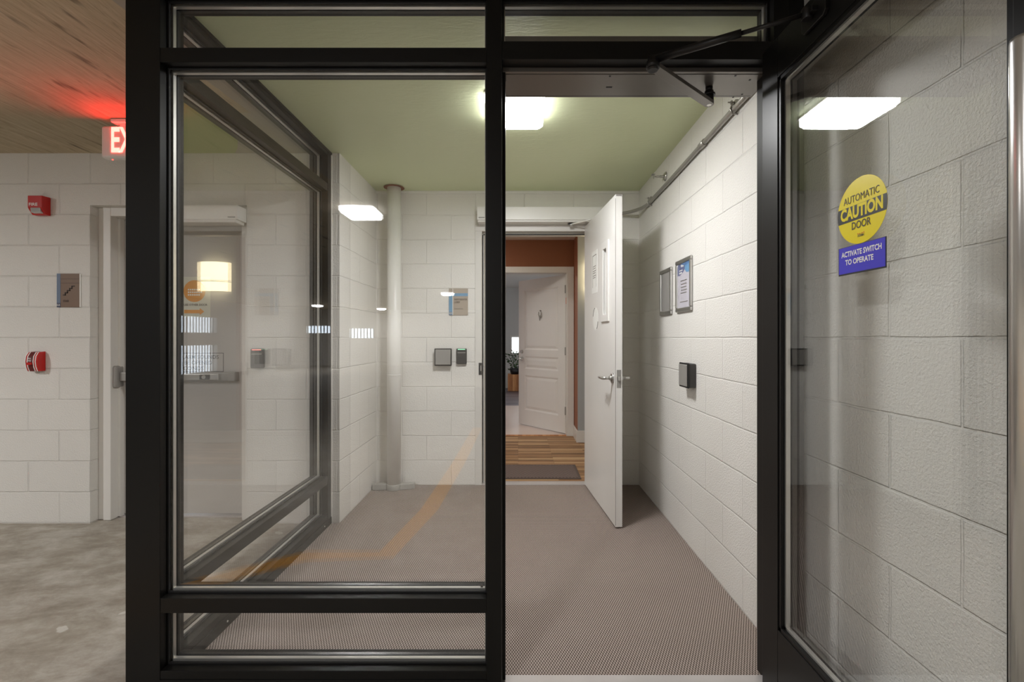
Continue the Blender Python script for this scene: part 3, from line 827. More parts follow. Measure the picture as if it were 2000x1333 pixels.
# automatic operator on the back wall above the lobby door
o2 = empty('door_operator', (0.17, YB, 2.16), 0, 'white box operator over the open lobby door, on the back wall', 'door operator', None)
box(-0.330, 0.700, YB - 0.115, YB - 0.001, 2.168, 2.272).build('cover', M['white_paint'], o2, 0.002)
box(-0.325, 0.695, YB - 0.105, YB - 0.001, 2.152, 2.168).build('back_plate', M['frame_grey'], o2, 0.001)
box(-0.318, -0.270, YB - 0.1165, YB - 0.114, 2.180, 2.190).build('end_badge', M['grey_plate'], o2)
MB().cyl((0.43, YB - 0.06, 2.152), (0.43, YB - 0.06, 2.125), 0.016).build('spindle', M['satin'], o2)
MB().cyl((0.43, YB - 0.06, 2.152), (0.43, YB - 0.06, 2.146), 0.026).build('spindle_collar', M['black'], o2)
fa = flatarm((0.43, YB - 0.06), (0.56, YB - 0.20), 0.022, 0.008, 2.139)
fa.build('arm', M['white_paint'], o2, 0.001)
MB().box(-0.356, 0.646, YB - 0.012, YB - 0.001, 2.100, 2.151).build('header_plate', M['frame_grey'], o2)

# ------------------------------------------------------------------ stair door in the garage wall
d3 = empty('door_3', (-2.3, YG + 0.1, 0), 0, 'grey stair door with push bar, behind the corner post', None, None, 'structure')
f = MB()
f.box(GX0 + 0.045, GX0 + 0.095, YG + 0.045, YG + 0.19, 0, GZ).box(GX1 - 0.06, GX1, YG + 0.045, YG + 0.19, 0, GZ).box(GX0 + 0.095, GX1 - 0.06, YG + 0.045, YG + 0.19, GZ - 0.06, GZ)
f.box(GX0, GX0 + 0.045, YG + 0.060, YG + 0.19, 0, GZ)
f.build('door_frame', M['frame_grey'], d3, 0.003)
SX0, SX1 = GX0 + 0.060, GX1 - 0.062
YD = YG + 0.135
MB().box(GX0 + 0.095, GX0 + 0.112, YG + 0.100, YG + 0.134, 0, GZ - 0.06).build('frame_stop', M['frame_grey'], d3, 0.001)
box(GX0 + 0.098, SX1, YD, YD + 0.045, 0.012, GZ - 0.063).build('leaf', M['door_grey'], d3, 0.001)
struct('trim_4', box(GX0 + 0.05, GX1, YG + 0.10, YG + 0.2, -0.05, 0.006), M['threshold'], 'metal threshold under the grey stair door')
# push bar
pb = empty('push_bar', (-2.3 + 2.3, YD - YG - 0.1, 0.96)); pb.parent = d3
bar = MB()
zb = 0.955
MB().box(-2.70, -1.92, YD - 0.045, YD - 0.001, zb - 0.030, zb + 0.030).build('rail', M['grey_plate'], pb, 0.006)
MB().box(-2.60, -2.02, YD - 0.062, YD - 0.040, zb - 0.022, zb + 0.022).build('touch_bar', M['satin'], pb, 0.006)
MB().box(-1.965, -1.915, YD - 0.05, YD - 0.001, zb - 0.033, zb + 0.033).build('end_cap', M['grey_plate'], pb, 0.006)
MB().box(-2.795, -2.70, YD - 0.075, YD - 0.001, zb - 0.075, zb + 0.075).build('latch_case', M['grey_plate'], pb, 0.014)
MB().box(-2.83, -2.775, YD - 0.070, YD - 0.010, zb - 0.045, zb + 0.010).build('latch_nose', M['dark_plastic'], pb, 0.008)
MB().box(-2.145, -2.075, YD - 0.064, YD - 0.060, zb - 0.017, zb + 0.017).build('lock_plate', M['dark_plastic'], pb, 0.001)
MB().cyl((-2.115, YD - 0.064, zb), (-2.115, YD - 0.069, zb), 0.013).build('lock_cylinder', M['satin'], pb)
# alarm sign
sg = empty('alarm_sign', (0, YD - YG - 0.1 - 0.001, 1.1)); sg.parent = d3
sx0, sx1, sz0, sz1 = -2.565, -2.022, 0.980 + 0.005, 1.116
quad(((sx0 + sx1) / 2, YD - 0.0001, (sz0 + sz1) / 2), XR, ZU, sx1 - sx0, sz1 - sz0, thick=0.0006).build('sign_face', M['door_grey'], sg)
b_ = MB(); yk = YD - 0.0008
for (u0, u1, v0, v1) in ((sx0, sx1, sz0, sz0 + 0.004), (sx0, sx1, sz1 - 0.004, sz1), (sx0, sx0 + 0.004, sz0, sz1), (sx1 - 0.004, sx1, sz0, sz1)): b_.box(u0, u1, yk - 0.0004, yk, v0, v1)
b_.build('sign_border', M['ink'], sg)
for i, (s, w_) in enumerate((('PUSH UNTIL ALARM SOUNDS', 0.49), ('DOOR CAN BE OPENED', 0.40), ('IN 15 SECONDS', 0.285))):
    text('lettering', s, 0.037, ((sx0 + sx1) / 2 - 0.008, YD - 0.0012, sz1 - 0.030 - 0.039 * i), XR, ZU, M['ink'], sg, bold=0.008, width=w_, depth=0.0)
# orange notice
on = empty('paper_notice', (0, YD - YG - 0.1 - 0.001, 1.5)); on.parent = d3
def pxx(px, y=YD): return (px - 1012) * y / F
def pzz(py, y=YD): return EYE + (660 - py) * y / F
ox0, ox1, oz0, oz1 = pxx(345), pxx(411), pzz(620), pzz(541)
tag(quad(((ox0 + ox1) / 2, YD - 0.0001, (oz0 + oz1) / 2), XR, ZU, ox1 - ox0, oz1 - oz0, thick=0.0006).build('notice_sheet', M['lt_paper'], on), 'pale paper notice with orange circle and arrow')
occ = (pxx(380), YD - 0.0008, pzz(569))
disc(occ, XR, ZU, 0.075, thick=0.0004).build('orange_circle', M['orange'], on)
dm = MB()
for i in range(3):
    for j in range(7 - abs(i - 1)):
        cxx = occ[0] - 0.045 + j * 0.0145; czz = occ[2] + 0.005 - i * 0.018
        dm.box(cxx, cxx + 0.010, YD - 0.0016, YD - 0.0012, czz, czz + 0.010)
dm.build('white_print', M['paper'], on)
text('lettering', 'PLEASE USE OTHER DOOR', 0.020, (pxx(373), YD - 0.0012, pzz(596)), XR, ZU, M['ink'], on, bold=0.02, width=(pxx(405) - pxx(341)), depth=0.0)
az = pzz(609); ax0, ax1 = pxx(360), pxx(399)
ar = MB().prism([(ax0, az - 0.012), (ax1 - 0.030, az - 0.012), (ax1 - 0.030, az - 0.024), (ax1, az), (ax1 - 0.030, az + 0.024), (ax1 - 0.030, az + 0.012), (ax0, az + 0.012)], 'y', YD - 0.0014, YD - 0.0008)
ar.build('orange_arrow', M['orange'], on)

# operator box over the stair door
o3 = empty('door_operator', (-2.1, YG, 2.0), 0, 'white box operator over the grey stair door, seen through the side glazing', 'door operator')
box(-2.46, -1.785, YG - 0.10, YG - 0.001, 1.975, 2.065).build('cover', M['white_paint'], o3, 0.003)
box(-2.45, -1.80, YG - 0.095, YG - 0.001, 1.955, 1.975).build('back_plate', M['frame_grey'], o3, 0.002)
box(-1.847, -1.800, YG - 0.1015, YG - 0.099, 1.984, 1.992).build('end_badge', M['grey_plate'], o3)

# ------------------------------------------------------------------ apartment door across the hall
d4 = empty('door_4', (0.12, 5.8, 0), 0, 'white panelled apartment door standing ajar across the hallway', None, None, 'structure')
c = MB().box(0.612, 0.690, 5.735, 5.752, 0, 2.100).box(-0.44, -0.355, 5.735, 5.752, 0, 2.100).box(-0.355, 0.612, 5.735, 5.752, 2.025, 2.100)
c.build('door_casing', M['trim_white'], d4, 0.003)
c = MB().box(0.598, 0.612, 5.75, 5.875, 0, 2.04).box(-0.355, -0.34, 5.75, 5.875, 0, 2.04).box(-0.34, 0.598, 5.75, 5.875, 2.025, 2.04)
c.build('door_frame', M['trim_white'], d4)
l4 = empty('door_leaf', (0.594 - 0.12, 5.84 - 5.8, 0), math.atan2(0.72, -0.60)); l4.parent = d4
W4 = 0.915
def l4b(mb, name, mat, bevel=0.0): return mb.build(name, mat, l4, bevel, local=True)
pan = [(0.22, 0.70), (0.79, 0.965), (1.055, 1.875)]
u0, u1 = 0.125, W4 - 0.125
b4 = MB().box(0, u0, -0.044, 0, 0.012, 2.015).box(u1, W4, -0.044, 0, 0.012, 2.015)
zs = [0.012] + [z for p in pan for z in p] + [2.015]
for i in range(0, len(zs), 2): b4.box(u0, u1, -0.044, 0, zs[i], zs[i + 1])
l4b(b4, 'leaf_panel', M['door_white'])
pm = MB()
for z0, z1 in pan:
    # recessed field with a sloping raised centre
    a, bq, rc = 0.022, 0.055, 0.012
    o_ = [(u0, z0), (u1, z0), (u1, z1), (u0, z1)]
    i1 = [(u0 + a, z0 + a), (u1 - a, z0 + a), (u1 - a, z1 - a), (u0 + a, z1 - a)]
    i2 = [(u0 + bq, z0 + bq), (u1 - bq, z0 + bq), (u1 - bq, z1 - bq), (u0 + bq, z1 - bq)]
    vs = [(u, -0.0005, z) for u, z in o_] + [(u, -rc, z) for u, z in i1] + [(u, -0.003, z) for u, z in i2]
    fs = []
    for r0 in (0, 4):
        for k_ in range(4): fs.append((r0 + k_, r0 + (k_ + 1) % 4, r0 + 4 + (k_ + 1) % 4, r0 + 4 + k_))
    fs.append((8, 9, 10, 11))
    pm.add(vs, fs); pm.box(u0 - 0.001, u1 + 0.001, -0.044, -0.016, z0 - 0.001, z1 + 0.001)
for z0, z1 in pan: pass
l4b(pm, 'raised_panel', M['door_white'])
r4 = l4b(MB().cyl((W4 - 0.07, 0, 0.925), (W4 - 0.07, 0.012, 0.925), 0.03), 'handle_rose', M['satin'])
MB().tube([(W4 - 0.07, 0.01, 0.925), (W4 - 0.07, 0.05, 0.925), (W4 - 0.085, 0.056, 0.925), (W4 - 0.17, 0.056, 0.922)], 0.009).build('lever', M['satin'], r4, local=True)
l4b(MB().cyl((W4 - 0.07, 0, 1.025), (W4 - 0.07, 0.018, 1.025), 0.027, 0.022), 'deadbolt', M['satin'])
kn = l4b(MB().cyl((W4 / 2, 0, 1.50), (W4 / 2, 0.012, 1.50), 0.018), 'knocker', M['satin'])
MB().tube([(W4 / 2 - 0.02, 0.016, 1.565), (W4 / 2 - 0.028, 0.018, 1.53), (W4 / 2 - 0.012, 0.02, 1.50), (W4 / 2, 0.02, 1.45), (W4 / 2 + 0.012, 0.02, 1.50), (W4 / 2 + 0.028, 0.018, 1.53), (W4 / 2 + 0.02, 0.016, 1.565)], 0.006).cyl((W4 / 2, 0.0, 1.58), (W4 / 2, 0.014, 1.58), 0.01).build('knocker_ring', M['galv'], kn, local=True)
for z in (0.25, 1.0, 1.78):
    MB().cyl((0.600, 5.872 - 0.04, z), (0.600, 5.872 - 0.04, z + 0.10), 0.009).box(0.585, 0.6, 5.80, 5.83, z, z + 0.10).build('hinge', M['grey_plate'], d4)
MB().box(0.5965, 0.598, 5.756, 5.79, 1.64, 1.72).build('orange_tag', M['orange_red'], d4)
struct('trim_5', box(-0.34, 0.598, 5.745, 5.80, -0.05, 0.006), M['cedar'], 'wooden strip under the apartment door')

# ------------------------------------------------------------------ things on the floor
dmx = empty('doormat', (0.15, 4.2, 0), 0, 'dark brown ribbed doormat on the plank look hallway carpet', 'doormat')
box(-0.42, 0.545, 3.985, 4.425, 0.0005, 0.008).build('rubber_border', plain('mat rubber', srgb(84, 70, 64), 0.7), dmx, 0.003)
box(-0.395, 0.520, 4.010, 4.400, 0.008, 0.0105).build('ribbed_field', M['doormat'], dmx)

pl = empty('planter', (-0.07, 10.62, 0.002), 0, 'square cedar slat planter standing on the dark apartment floor', 'planter')
for i in range(7):
    x = -0.235 + i * 0.049
    box(x, x + 0.045, 10.46, 10.48, 0.02, 0.39).build('slat', M['cedar'], pl, 0.002)
MB().box(-0.235, 0.103, 10.48, 10.80, 0.006, 0.385).build('planter_box', M['cedar'], pl)
pp = empty('potted_plant', (-0.07, 10.62, 0.39), 0, 'leafy green plant in a black pot on the cedar planter', 'plant')
MB().cyl((-0.07, 10.62, 0.387), (-0.07, 10.62, 0.52), 0.10, 0.13, 24).build('pot', M['pot_black'], pp)
fo = MB()
for i in range(150):
    a = random.uniform(0, 2 * math.pi); r = random.uniform(0.02, 0.22); z = random.uniform(0.52, 0.92)
    p = Vector((-0.07 + r * math.cos(a), 10.62 + r * math.sin(a), z - r * 0.4))
    d = Vector((math.cos(a), math.sin(a), random.uniform(-0.2, 0.9))).normalized(); s = d.cross(Vector((0, 0, 1))).normalized(); L = random.uniform(0.05, 0.09); wv_ = L * 0.28
    up_ = s.cross(d) * 0.01
    fo.add([p, p + d * L * 0.5 + s * wv_ + up_, p + d * L, p + d * L * 0.5 - s * wv_ + up_, p + d * L * 0.5 - up_], [(0, 1, 4), (1, 2, 4), (2, 3, 4), (3, 0, 4)], 0, True)
fo.build('foliage', M['leaf'], pp)
stm = MB()
for i in range(9):
    a = i * 0.7
    stm.tube([(-0.07, 10.62, 0.50), (-0.07 + 0.06 * math.cos(a), 10.62 + 0.06 * math.sin(a), 0.65), (-0.07 + 0.15 * math.cos(a), 10.62 + 0.15 * math.sin(a), 0.80)], 0.004, seg=6)
stm.build('stem', M['leaf'], pp)

# ------------------------------------------------------------------ vestibule fittings
PXc, PYc = -1.0, 3.735
sp_ = empty('standpipe', (PXc, PYc, 0), 0, 'white painted floor to ceiling pipe in the left corner of the vestibule', 'pipe')
MB().cyl((PXc, PYc, 0.012), (PXc, PYc, CZ - 0.001), 0.054, seg=40).build('pipe', M['white_paint'], sp_)
MB().cyl((PXc, PYc, 0.918), (PXc, PYc, 0.924), 0.0555, seg=40).build('coupling', M['white_paint'], sp_)
cl = MB().cyl((PXc, PYc, 0.0), (PXc, PYc, 0.045), 0.064, 0.060, seg=32)
cl.build('floor_collar', M['debris'], sp_, 0.004)
for s in (-1, 1):
    e = MB().prism([(PXc + s * 0.055, PYc - 0.035), (PXc + s * 0.12, PYc - 0.03 + 0.012 * s), (PXc + s * 0.165, PYc - 0.022 + 0.02 * s), (PXc + s * 0.165, PYc + 0.015 + 0.02 * s), (PXc + s * 0.10, PYc + 0.02), (PXc + s * 0.055, PYc + 0.02)], 'z', 0, 0.048)
    e.build('clamp_ear', M['debris'], sp_, 0.006)
MB().cyl((PXc, PYc, CZ - 0.006), (PXc, PYc, CZ - 0.0008), 0.082, 0.070, seg=24).build('ceiling_sleeve', M['rust'], sp_)

def lobby_sign():
    t = empty('room_sign', (-0.4935, YB, 1.41), 0, 'taupe and blue north elevator lobby sign on the back wall', 'sign')
    x0, x1, z0, z1 = -0.572, -0.415, 1.406, 1.627
    box(x0, x1, YB - 0.006, YB - 0.001, z0, z1).build('sign_panel', M['taupe_sign'], t)
    box(x0, x0 + 0.029, YB - 0.0072, YB - 0.006, z0, z1 - 0.038).build('blue_strip', M['blue_strip'], t)
    box(x0 + 0.030, x0 + 0.034, YB - 0.0075, YB - 0.006, z0, z1).build('divider', M['paper'], t)
    box(x0 + 0.036, x1, YB - 0.0072, YB - 0.006, z1 - 0.064, z1 - 0.040).build('blue_band', M['blue_strip'], t)
    text('lettering', 'NORTH ELEVATOR', 0.021, (x0 + 0.045, YB - 0.0075, z1 - 0.092), XR, ZU, M['ink'], t, align='LEFT', width=0.104, bold=0.01, depth=0.0)
    text('lettering', 'LOBBY', 0.021, (x0 + 0.045, YB - 0.0075, z1 - 0.115), XR, ZU, M['ink'], t, align='LEFT', width=0.047, bold=0.01, depth=0.0)
    dots = MB()
    for i in range(11): dots.box(x0 + 0.046 + i * 0.0066, x0 + 0.050 + i * 0.0066, YB - 0.0075, YB - 0.006, z1 - 0.171, z1 - 0.165)
    dots.build('braille_row', M['ink_grey'], t)
    box(x0 + 0.002, x0 + 0.027, YB - 0.0078, YB - 0.0072, z0 + 0.002, z0 + 0.028).build('corner_tile', M['slate_strip'], t)
    text('lettering', 'G5', 0.020, (x0 + 0.0145, YB - 0.0080, z0 + 0.015), XR, ZU, M['paper'], t, depth=0.0, bold=0.01)
lobby_sign()

def stair_sign():
    t = empty('stair_sign', (-2.95, YG, 1.42), 0, 'brown stair sign with slate blue edge on the garage wall', 'sign')
    x0, x1, z0, z1 = -3.027, -2.880, 1.420, 1.641
    box(x0, x1, YG - 0.006, YG - 0.001, z0, z1).build('sign_panel', M['brown_sign'], t)
    box(x0, x0 + 0.024, YG - 0.0072, YG - 0.006, z0, z1).build('blue_strip', M['slate_strip'], t)
    box(x1, x1 + 0.007, YG - 0.005, YG - 0.001, z0 + 0.001, z1 - 0.001).build('edge_strip', M['paper'], t)
    for dz in (0.036, 0.064): box(x0 + 0.026, x1, YG - 0.0066, YG - 0.006, z1 - dz, z1 - dz + 0.0015).build('groove', M['ink'], t)
    s = MB(); xs, zz = x0 + 0.040, z0 + 0.077
    for i in range(5):
        s.box(xs + i * 0.0145, xs + i * 0.0145 + 0.0185, YG - 0.0078, YG - 0.006, zz + i * 0.0145, zz + i * 0.0145 + 0.0062)
        if i < 4: s.box(xs + i * 0.0145 + 0.0125, xs + i * 0.0145 + 0.0185, YG - 0.0078, YG - 0.006, zz + i * 0.0145, zz + (i + 1) * 0.0145 + 0.006)
    s.build('stair_symbol', M['ink'], t)
    text('lettering', 'STAIR', 0.019, (x0 + 0.042, YG - 0.0078, z0 + 0.040), XR, ZU, M['ink'], t, align='LEFT', width=0.038, bold=0.015, depth=0.0)
    box(x0 + 0.001, x0 + 0.023, YG - 0.0078, YG - 0.0072, z0 + 0.001, z0 + 0.028).build('corner_tile', plain('navy tile', srgb(62, 66, 92), 0.5), t)
    text('lettering', 'G5', 0.018, (x0 + 0.012, YG - 0.0080, z0 + 0.014), XR, ZU, M['paper'], t, depth=0.0)
stair_sign()

def push_plate(loc, rz, label):
    t = empty('push_button', loc, rz, label, 'push button', 'square door activation buttons')
    def L(mb, n, m, b=0.0): return mb.build(n, m, t, b, local=True)
    L(box(-0.066, 0.066, -0.042, -0.001, 0.0, 0.136), 'back_box', M['dark_plastic'], 0.006)
    L(box(-0.071, 0.071, -0.050, -0.040, -0.003, 0.139), 'rubber_rim', M['gasket'], 0.008)
    L(box(-0.062, 0.062, -0.056, -0.048, 0.006, 0.130), 'press_plate', M['grey_plate'], 0.005)
push_plate((-0.614, YB, 0.993), 0, 'square steel door button on the back wall left of the card reader')
push_plate((1.0, 2.665, 0.937), -math.pi / 2, 'square steel door button on the right wall below the poster frames')

def reader(x, y, z, label, led, name='card_reader'):
    t = empty(name, (x, y, z), 0, label, 'card reader')
    def L(mb, n, m, b=0.0): return mb.build(n, m, t, b, local=True)
    L(box(-0.042, 0.042, -0.028, -0.001, 0, 0.128), 'housing', M['dark_plastic'], 0.007)
    L(box(-0.030, 0.030, -0.030, -0.026, 0.118, 0.1235), 'status_light', led, 0.001)
    L(box(-0.032, 0.034, -0.0295, -0.027, 0.090, 0.097), 'label_strip', M['grey_plate'])
    L(box(-0.034, 0.036, -0.029, -0.027, 0.050, 0.052), 'groove', M['gasket'])
reader(-0.466, YB, 1.003, 'black card reader with green light on the back wall beside the lobby door', M['led_green'])
reader(-1.705, YG, 1.020, 'grey card reader with red light on the garage wall beside the stair door', M['led_red'])

def snap_frame(y0, y1, z0, z1, label, poster):
    yc = (y0 + y1) / 2; w = (y1 - y0); hgt = z1 - z0
    t = empty('poster_frame', (1.0, yc, z0), -math.pi / 2, label, 'poster frame')
    def L(mb, n, m, b=0.0): return mb.build(n, m, t, b, local=True)
    b = MB(); r = 0.024
    for (u0, u1, v0, v1) in ((-w / 2, w / 2, 0, r), (-w / 2, w / 2, hgt - r, hgt), (-w / 2, -w / 2 + r, r, hgt - r), (w / 2 - r, w / 2, r, hgt - r)):
        b.box(u0, u1, -0.015, -0.001, v0, v1)
    L(b, 'frame_rail', M['satin'], 0.005)
    if not poster:
        L(box(-w / 2 + 0.01, w / 2 - 0.01, -0.006, -0.001, 0.01, hgt - 0.01), 'backing_board', M['grey_blank'])
    else:
        s = L(box(-w / 2 + 0.01, w / 2 - 0.01, -0.006, -0.001, 0.01, hgt - 0.01), 'poster', M['lilac_paper'])
        a0, a1, zt = -w / 2 + r, w / 2 - r, hgt - r
        yq = -0.0066
        def blob(pts, m, lift):
            MB().prism(pts, 'y', yq - lift - 0.0002, yq - lift).build('colour_shape', m, s, local=True)
        arc = [(a0, zt), (a0, zt - 0.066)] + [(a0 + (a1 - a0) * 0.62 * (1 - math.cos(t)) / 2 + 0.004, zt - 0.066 - 0.012 * math.sin(t) + 0.055 * (t / math.pi) ** 2) for t in [i * math.pi / 8 for i in range(1, 9)]] + [(a1 - 0.015, zt)]
        blob(arc, M['plum_blue'], 0.0)
        blob([(a1, zt), (a0 + 0.11, zt), (a0 + 0.125, zt - 0.018), (a0 + 0.12, zt - 0.040), (a0 + 0.135, zt - 0.055), (a0 + 0.155, zt - 0.064), (a1, zt - 0.066)], M['print_sky'], 0.0003)
        blob([(a1, zt), (a0 + 0.05, zt), (a0 + 0.09, zt - 0.014), (a0 + 0.15, zt - 0.020), (a1, zt - 0.012)], M['print_blue'], 0.0006)
        pr = MB()
        for i, z in enumerate((0.185, 0.165, 0.146, 0.128, 0.111)):
            pr.box(-0.052 + 0.004 * (i % 2), 0.052 - 0.006 * (i % 3), yq - 0.0003, yq, z, z + 0.0045)
        pr.box(-0.062, 0.066, yq - 0.0003, yq, 0.058, 0.062)
        pr.build('print_line', M['ink_grey'], s, local=True)
        wp = MB()
        wp.box(-0.078, -0.02, yq - 0.0005, yq - 0.0002, zt - 0.045, zt - 0.038).box(-0.078, -0.03, yq - 0.0005, yq - 0.0002, zt - 0.062, zt - 0.052)
        wp.box(-0.05, 0.0, yq - 0.0005, yq - 0.0002, zt - 0.022, zt - 0.008)
        wp.build('white_print', M['paper'], s, local=True)
        L(box(-w / 2 + 0.012, w / 2 - 0.012, -0.0085, -0.0080, 0.012, hgt - 0.012), 'clear_cover', glass_mat('clear cover', 0.03, (0.99, 0.99, 0.99, 1)))
snap_frame(2.996, 3.234, 1.374, 1.681, 'silver frame with blank grey backing, the farther of two on the right wall', False)
snap_frame(2.650, 2.909, 1.377, 1.695, 'silver frame holding a blue and white poster on the right wall', True)

# conduit along the top of the right wall
cd = empty('conduit', (0.97, 2.8, 2.2), 0, 'galvanised metal conduit along the top of the right wall, bending to the lobby door', 'conduit')
rc = 0.0135
pts = [(0.984, Y_R - 0.0, 2.272), (0.984, 2.11, 2.262), (0.984, 2.97, 2.240), (0.984, 3.50, 2.232)]
for i in range(1, 9):
    t = i / 8 * math.pi / 2
    pts.append((0.984 - 0.255 * (1 - math.cos(t)), 3.50 + 0.318 * math.sin(t), 2.232 + 0.004 * i / 8))
pts += [(0.684, YB - 0.017, 2.236)]
pts = pts[:-1]
pts.append((0.706, YB - 0.0165, 2.236))
MB().tube(pts, rc, seg=16).build('tube', M['galv'], cd)
for y, z in ((2.11, 2.262), (3.46, 2.2325)):
    k_ = MB().tube([(0.999, y, z + 0.024), (0.975, y, z + 0.020), (0.966, y, z), (0.975, y, z - 0.020), (0.999, y, z - 0.024)], 0.004, seg=8)
    k_.box(0.985, 0.999, y - 0.009, y + 0.009, z + 0.018, z + 0.040)
    k_.cyl((0.955, y, z + 0.030), (0.999, y, z + 0.030), 0.0035, seg=8)
    k_.cyl((0.968, y, z + 0.030), (0.974, y, z + 0.030), 0.009, seg=6)
    k_.build('pipe_clip', M['galv'], cd)
MB().cyl((0.984, 2.44, 2.2536), (0.984, 2.50, 2.252), 0.0175, seg=16).build('coupling', M['galv'], cd)

spk = empty('sprinkler_head', (0.95, 3.14, 2.30), 0, 'small chrome sidewall sprinkler head high on the right wall', 'sprinkler')
MB().cyl((0.999, 3.14, 2.313), (0.988, 3.14, 2.313), 0.032, 0.022, 24).build('escutcheon', M['satin'], spk)
MB().cyl((0.990, 3.14, 2.313), (0.960, 3.14, 2.313), 0.009, seg=12).build('nozzle', M['satin'], spk)
fa_ = MB()
for s in (-1, 1):
    fa_.tube([(0.965, 3.14 + s * 0.008, 2.313), (0.945, 3.14 + s * 0.016, 2.313), (0.922, 3.14 + s * 0.004, 2.313)], 0.0025, seg=6)
fa_.build('sprinkler_frame', M['satin'], spk)
dfm = MB().cyl((0.921, 3.14, 2.313), (0.918, 3.14, 2.313), 0.016, seg=12).box(0.905, 0.925, 3.125, 3.155, 2.325, 2.327)
dfm.build('deflector', M['satin'], spk)

# ------------------------------------------------------------------ lamps
def ceiling_lamp(x, y, mat, label, half=0.155, name='ceiling_light', group=None, drop=0.066):
    t = empty(name, (x, y, CZ - 0.08), 0, label, 'ceiling light', group)
    box(x - half, x + half, y - half, y + half, CZ - 0.012, CZ - 0.0005).build('lamp_base', M['white_plastic'], t, 0.003)
    h_ = half - 0.002
    n = 6; vs = []; 
    # pillow shaped diffuser
    mb = MB()
    ring = lambda s, z: [(x + sx * s, y + sy * s, z) for sx, sy in ((-1, -0.88), (-0.88, -1), (0.88, -1), (1, -0.88), (1, 0.88), (0.88, 1), (-0.88, 1), (-1, 0.88))]
    lv = [ring(h_, CZ - 0.012), ring(h_, CZ - drop * 0.75), ring(h_ - 0.012, CZ - drop * 0.95), ring(h_ * 0.6, CZ - drop - 0.006), ring(h_ * 0.1, CZ - drop - 0.008)]
    vs = [p for r_ in lv for p in r_]; fs = []
    for i in range(len(lv) - 1):
        for j in range(8): fs.append((i * 8 + j, i * 8 + (j + 1) % 8, (i + 1) * 8 + (j + 1) % 8, (i + 1) * 8 + j))
    fs.append(tuple(range(32, 40)))
    mb.add(vs, fs, 0, False)
    for q in range(16): mb.mi[q] = 1          # the frosted skirt passes less light than the face
    mb.build('diffuser', [mat, M['lamp_skirt']], t)
    return t
ceiling_lamp(-0.015, 2.42, M['lamp_white'], 'square glowing ceiling light on the green vestibule ceiling', 0.152)
ceiling_lamp(-1.48, -1.09, M['lamp_garage'], 'square garage ceiling light nearest behind the camera', 0.16)
ceiling_lamp(-4.6, 0.6, M['lamp_garage'], 'added unseen garage ceiling light brightening the stair door wall', 0.16)  # lamp added out of view to brighten the garage block wall
ceiling_lamp(-1.9, -9.2, M['lamp_garage'], 'square garage ceiling light far behind the camera near the right wall', 0.16)
ceiling_lamp(-7.4, -13.8, M['lamp_garage'], 'square garage ceiling light near the barred side opening', 0.16)
ceiling_lamp(-5.6, -15.7, M['lamp_garage'], 'square garage ceiling light nearest the rear barred opening', 0.16)
ceiling_lamp(-0.9, 4.85, M['added_lamp_hall'], 'added unseen warm ceiling light brightening the hallway', 0.2)  # added where it stays hidden, so the hallway gets light
ceiling_lamp(-0.9, 7.6, M['lamp_apt'], 'square ceiling light inside the apartment', 0.25)

sco = empty('wall_sconce', (0.95, 5.4, 1.75), 0, 'warm glowing sconce with fabric shade on the grey hallway wall', 'wall sconce')
shd = MB()
n = 16; rr = 0.17
pts_ = [(0.955 - rr * math.cos(math.pi * i / n), 5.395 - 0.115 * math.sin(math.pi * i / n)) for i in range(n + 1)]
vs = [(x, y, 1.755) for x, y in pts_] + [(x, y, 2.09) for x, y in pts_]
shd.add(vs, [(i, i + 1, n + 2 + i, n + 1 + i) for i in range(n)], 0, True)
shd.build('lamp_shade', M['sconce'], sco)
tr_ = MB()
for z in (1.865, 1.878):
    tr_.tube([(x, y - 0.002, z) for x, y in pts_], 0.0025, seg=6)
tr_.build('shade_band', M['ink'], sco)
box(0.80, 1.11, 5.390, 5.4015, 1.80, 2.05).build('back_plate', M['satin'], sco, 0.002)

# ------------------------------------------------------------------ garage fittings
ex = empty('exit_sign', (-2.16, 2.58, 2.2), 0, 'white exit sign with glowing red letters hanging from the garage ceiling', 'exit sign')
EX0, EX1, EZ0, EZ1, EY = -2.325, -2.02, 2.222, 2.402, 2.58
box(EX0, EX1, EY, EY + 0.045, EZ0, EZ1).build('housing', M['exit_body'], ex, 0.014, bseg=4)
box(EX0 + 0.07, EX1 - 0.07, EY - 0.02, EY + 0.06, EZ1 + 0.010, CZ - 0.0005).build('canopy', M['exit_body'], ex, 0.006)
box(EX0 + 0.10, EX1 - 0.10, EY + 0.01, EY + 0.035, EZ1 - 0.002, EZ1 + 0.012).build('canopy_neck', M['exit_body'], ex)
text('lettering', 'EXIT', 0.195, ((EX0 + EX1) / 2 + 0.012, EY - 0.0012, (EZ0 + EZ1) / 2 + 0.003), XR, ZU, M['exit_face'], ex, bold=0.022, width=0.215, depth=0.0)
MB().cyl((EX0 + 0.05, EY + 0.02, EZ0), (EX0 + 0.05, EY + 0.02, EZ0 - 0.006), 0.004).build('indicator_light', M['led_red'], ex)

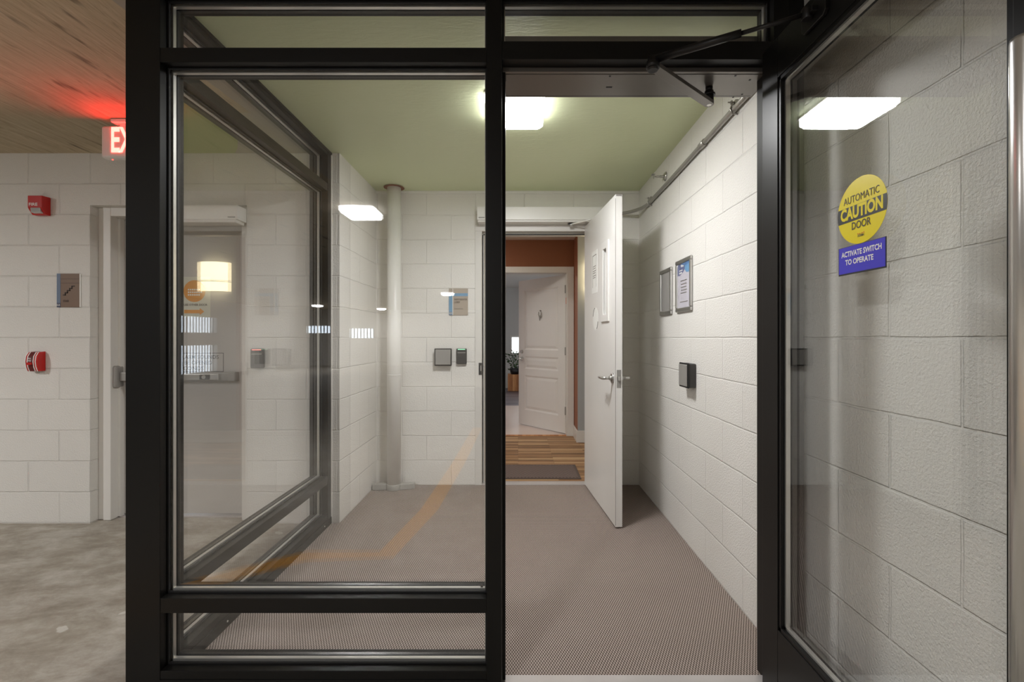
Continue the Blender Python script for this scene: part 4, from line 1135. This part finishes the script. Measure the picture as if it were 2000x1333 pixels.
fs_ = empty('fire_strobe', (-3.118, YG, 2.02), 0, 'red fire strobe with clear lens high on the garage wall', 'fire alarm strobe')
def FS(mb, n, m, b=0.0): return mb.build(n, m, fs_, b)
FS(MB().prism([(YG - 0.001, 2.020), (YG - 0.030, 2.020), (YG - 0.050, 2.048), (YG - 0.058, 2.062), (YG - 0.058, 2.138), (YG - 0.001, 2.140)], 'x', -3.165, -3.072), 'housing', M['red'], 0.003)
FS(MB().prism([(YG - 0.030, 2.026), (YG - 0.056, 2.030), (YG - 0.060, 2.060), (YG - 0.045, 2.062)], 'x', -3.148, -3.085), 'strobe_lens', M['clear_lens'], 0.004)
text('lettering', 'FIRE', 0.027, (-3.128, YG - 0.0595, 2.080), XR, ZU, M['white_plastic'], fs_, bold=0.02, width=0.056, depth=0.0)

ps = empty('fire_pull_station', (-3.145, YG, 1.0), 0, 'red fire pull station with white stripes low on the garage wall', 'fire pull station')
prof = [(YG - 0.001, 1.002), (YG - 0.040, 1.002), (YG - 0.050, 1.030), (YG - 0.055, 1.065), (YG - 0.050, 1.100), (YG - 0.034, 1.126), (YG - 0.001, 1.130)]
MB().prism(prof, 'x', -3.190, -3.105).build('housing', M['red'], ps, 0.003)
def offp(d): return [(y - d if y < YG - 0.01 else y, z) for y, z in prof]
for x in (-3.186, -3.172, -3.134, -3.120):
    MB().prism(offp(0.0022), 'x', x, x + 0.005).build('white_stripe', M['white_plastic'], ps)
MB().prism(offp(0.0018), 'x', -3.166, -3.136).build('centre_panel', M['red_dark'], ps)
MB().box(-3.164, -3.138, YG - 0.066, YG - 0.050, 1.044, 1.060).build('pull_handle', M['red'], ps, 0.003)
text('lettering', 'PULL', 0.014, (-3.151, YG - 0.0585, 1.085), XR, ZU, M['white_plastic'], ps, bold=0.02, width=0.020, depth=0.0)
text('lettering', 'FIRE', 0.012, (-3.151, YG - 0.0590, 1.070), XR, ZU, M['white_plastic'], ps, bold=0.02, width=0.020, depth=0.0)

# railings in the garage openings behind the camera (seen as reflections)
def railing(name, a0, a1, z0, z1, c, axis, label):
    t = empty(name, ((a0 + a1) / 2, c, z0) if axis == 'x' else (c, (a0 + a1) / 2, z0), 0, label, 'railing', None)
    b = MB(); n_ = int((a1 - a0) / 0.13)
    for i in range(n_ + 1):
        u = a0 + (a1 - a0) * i / n_
        if axis == 'x': b.box(u - 0.02, u + 0.02, c - 0.012, c + 0.012, z0, z1)
        else: b.box(c - 0.012, c + 0.012, u - 0.02, u + 0.02, z0, z1)
    b.build('picket', M['black'], t)
railing('railing', -12.05, -10.45, 1.381, 1.879, -10.1, 'y', 'black picket railing across the upper side opening of the garage')
railing('railing', -12.05, -10.45, 0.121, 0.979, -10.1, 'y', 'black picket railing across the lower side opening of the garage')
railing('railing', -9.25, -8.25, 1.421, 1.739, -17.1, 'x', 'black picket railing across the shallow rear opening of the garage')
railing('railing', -7.35, -6.35, 1.201, 1.619, -17.1, 'x', 'black picket railing across the taller rear opening of the garage')
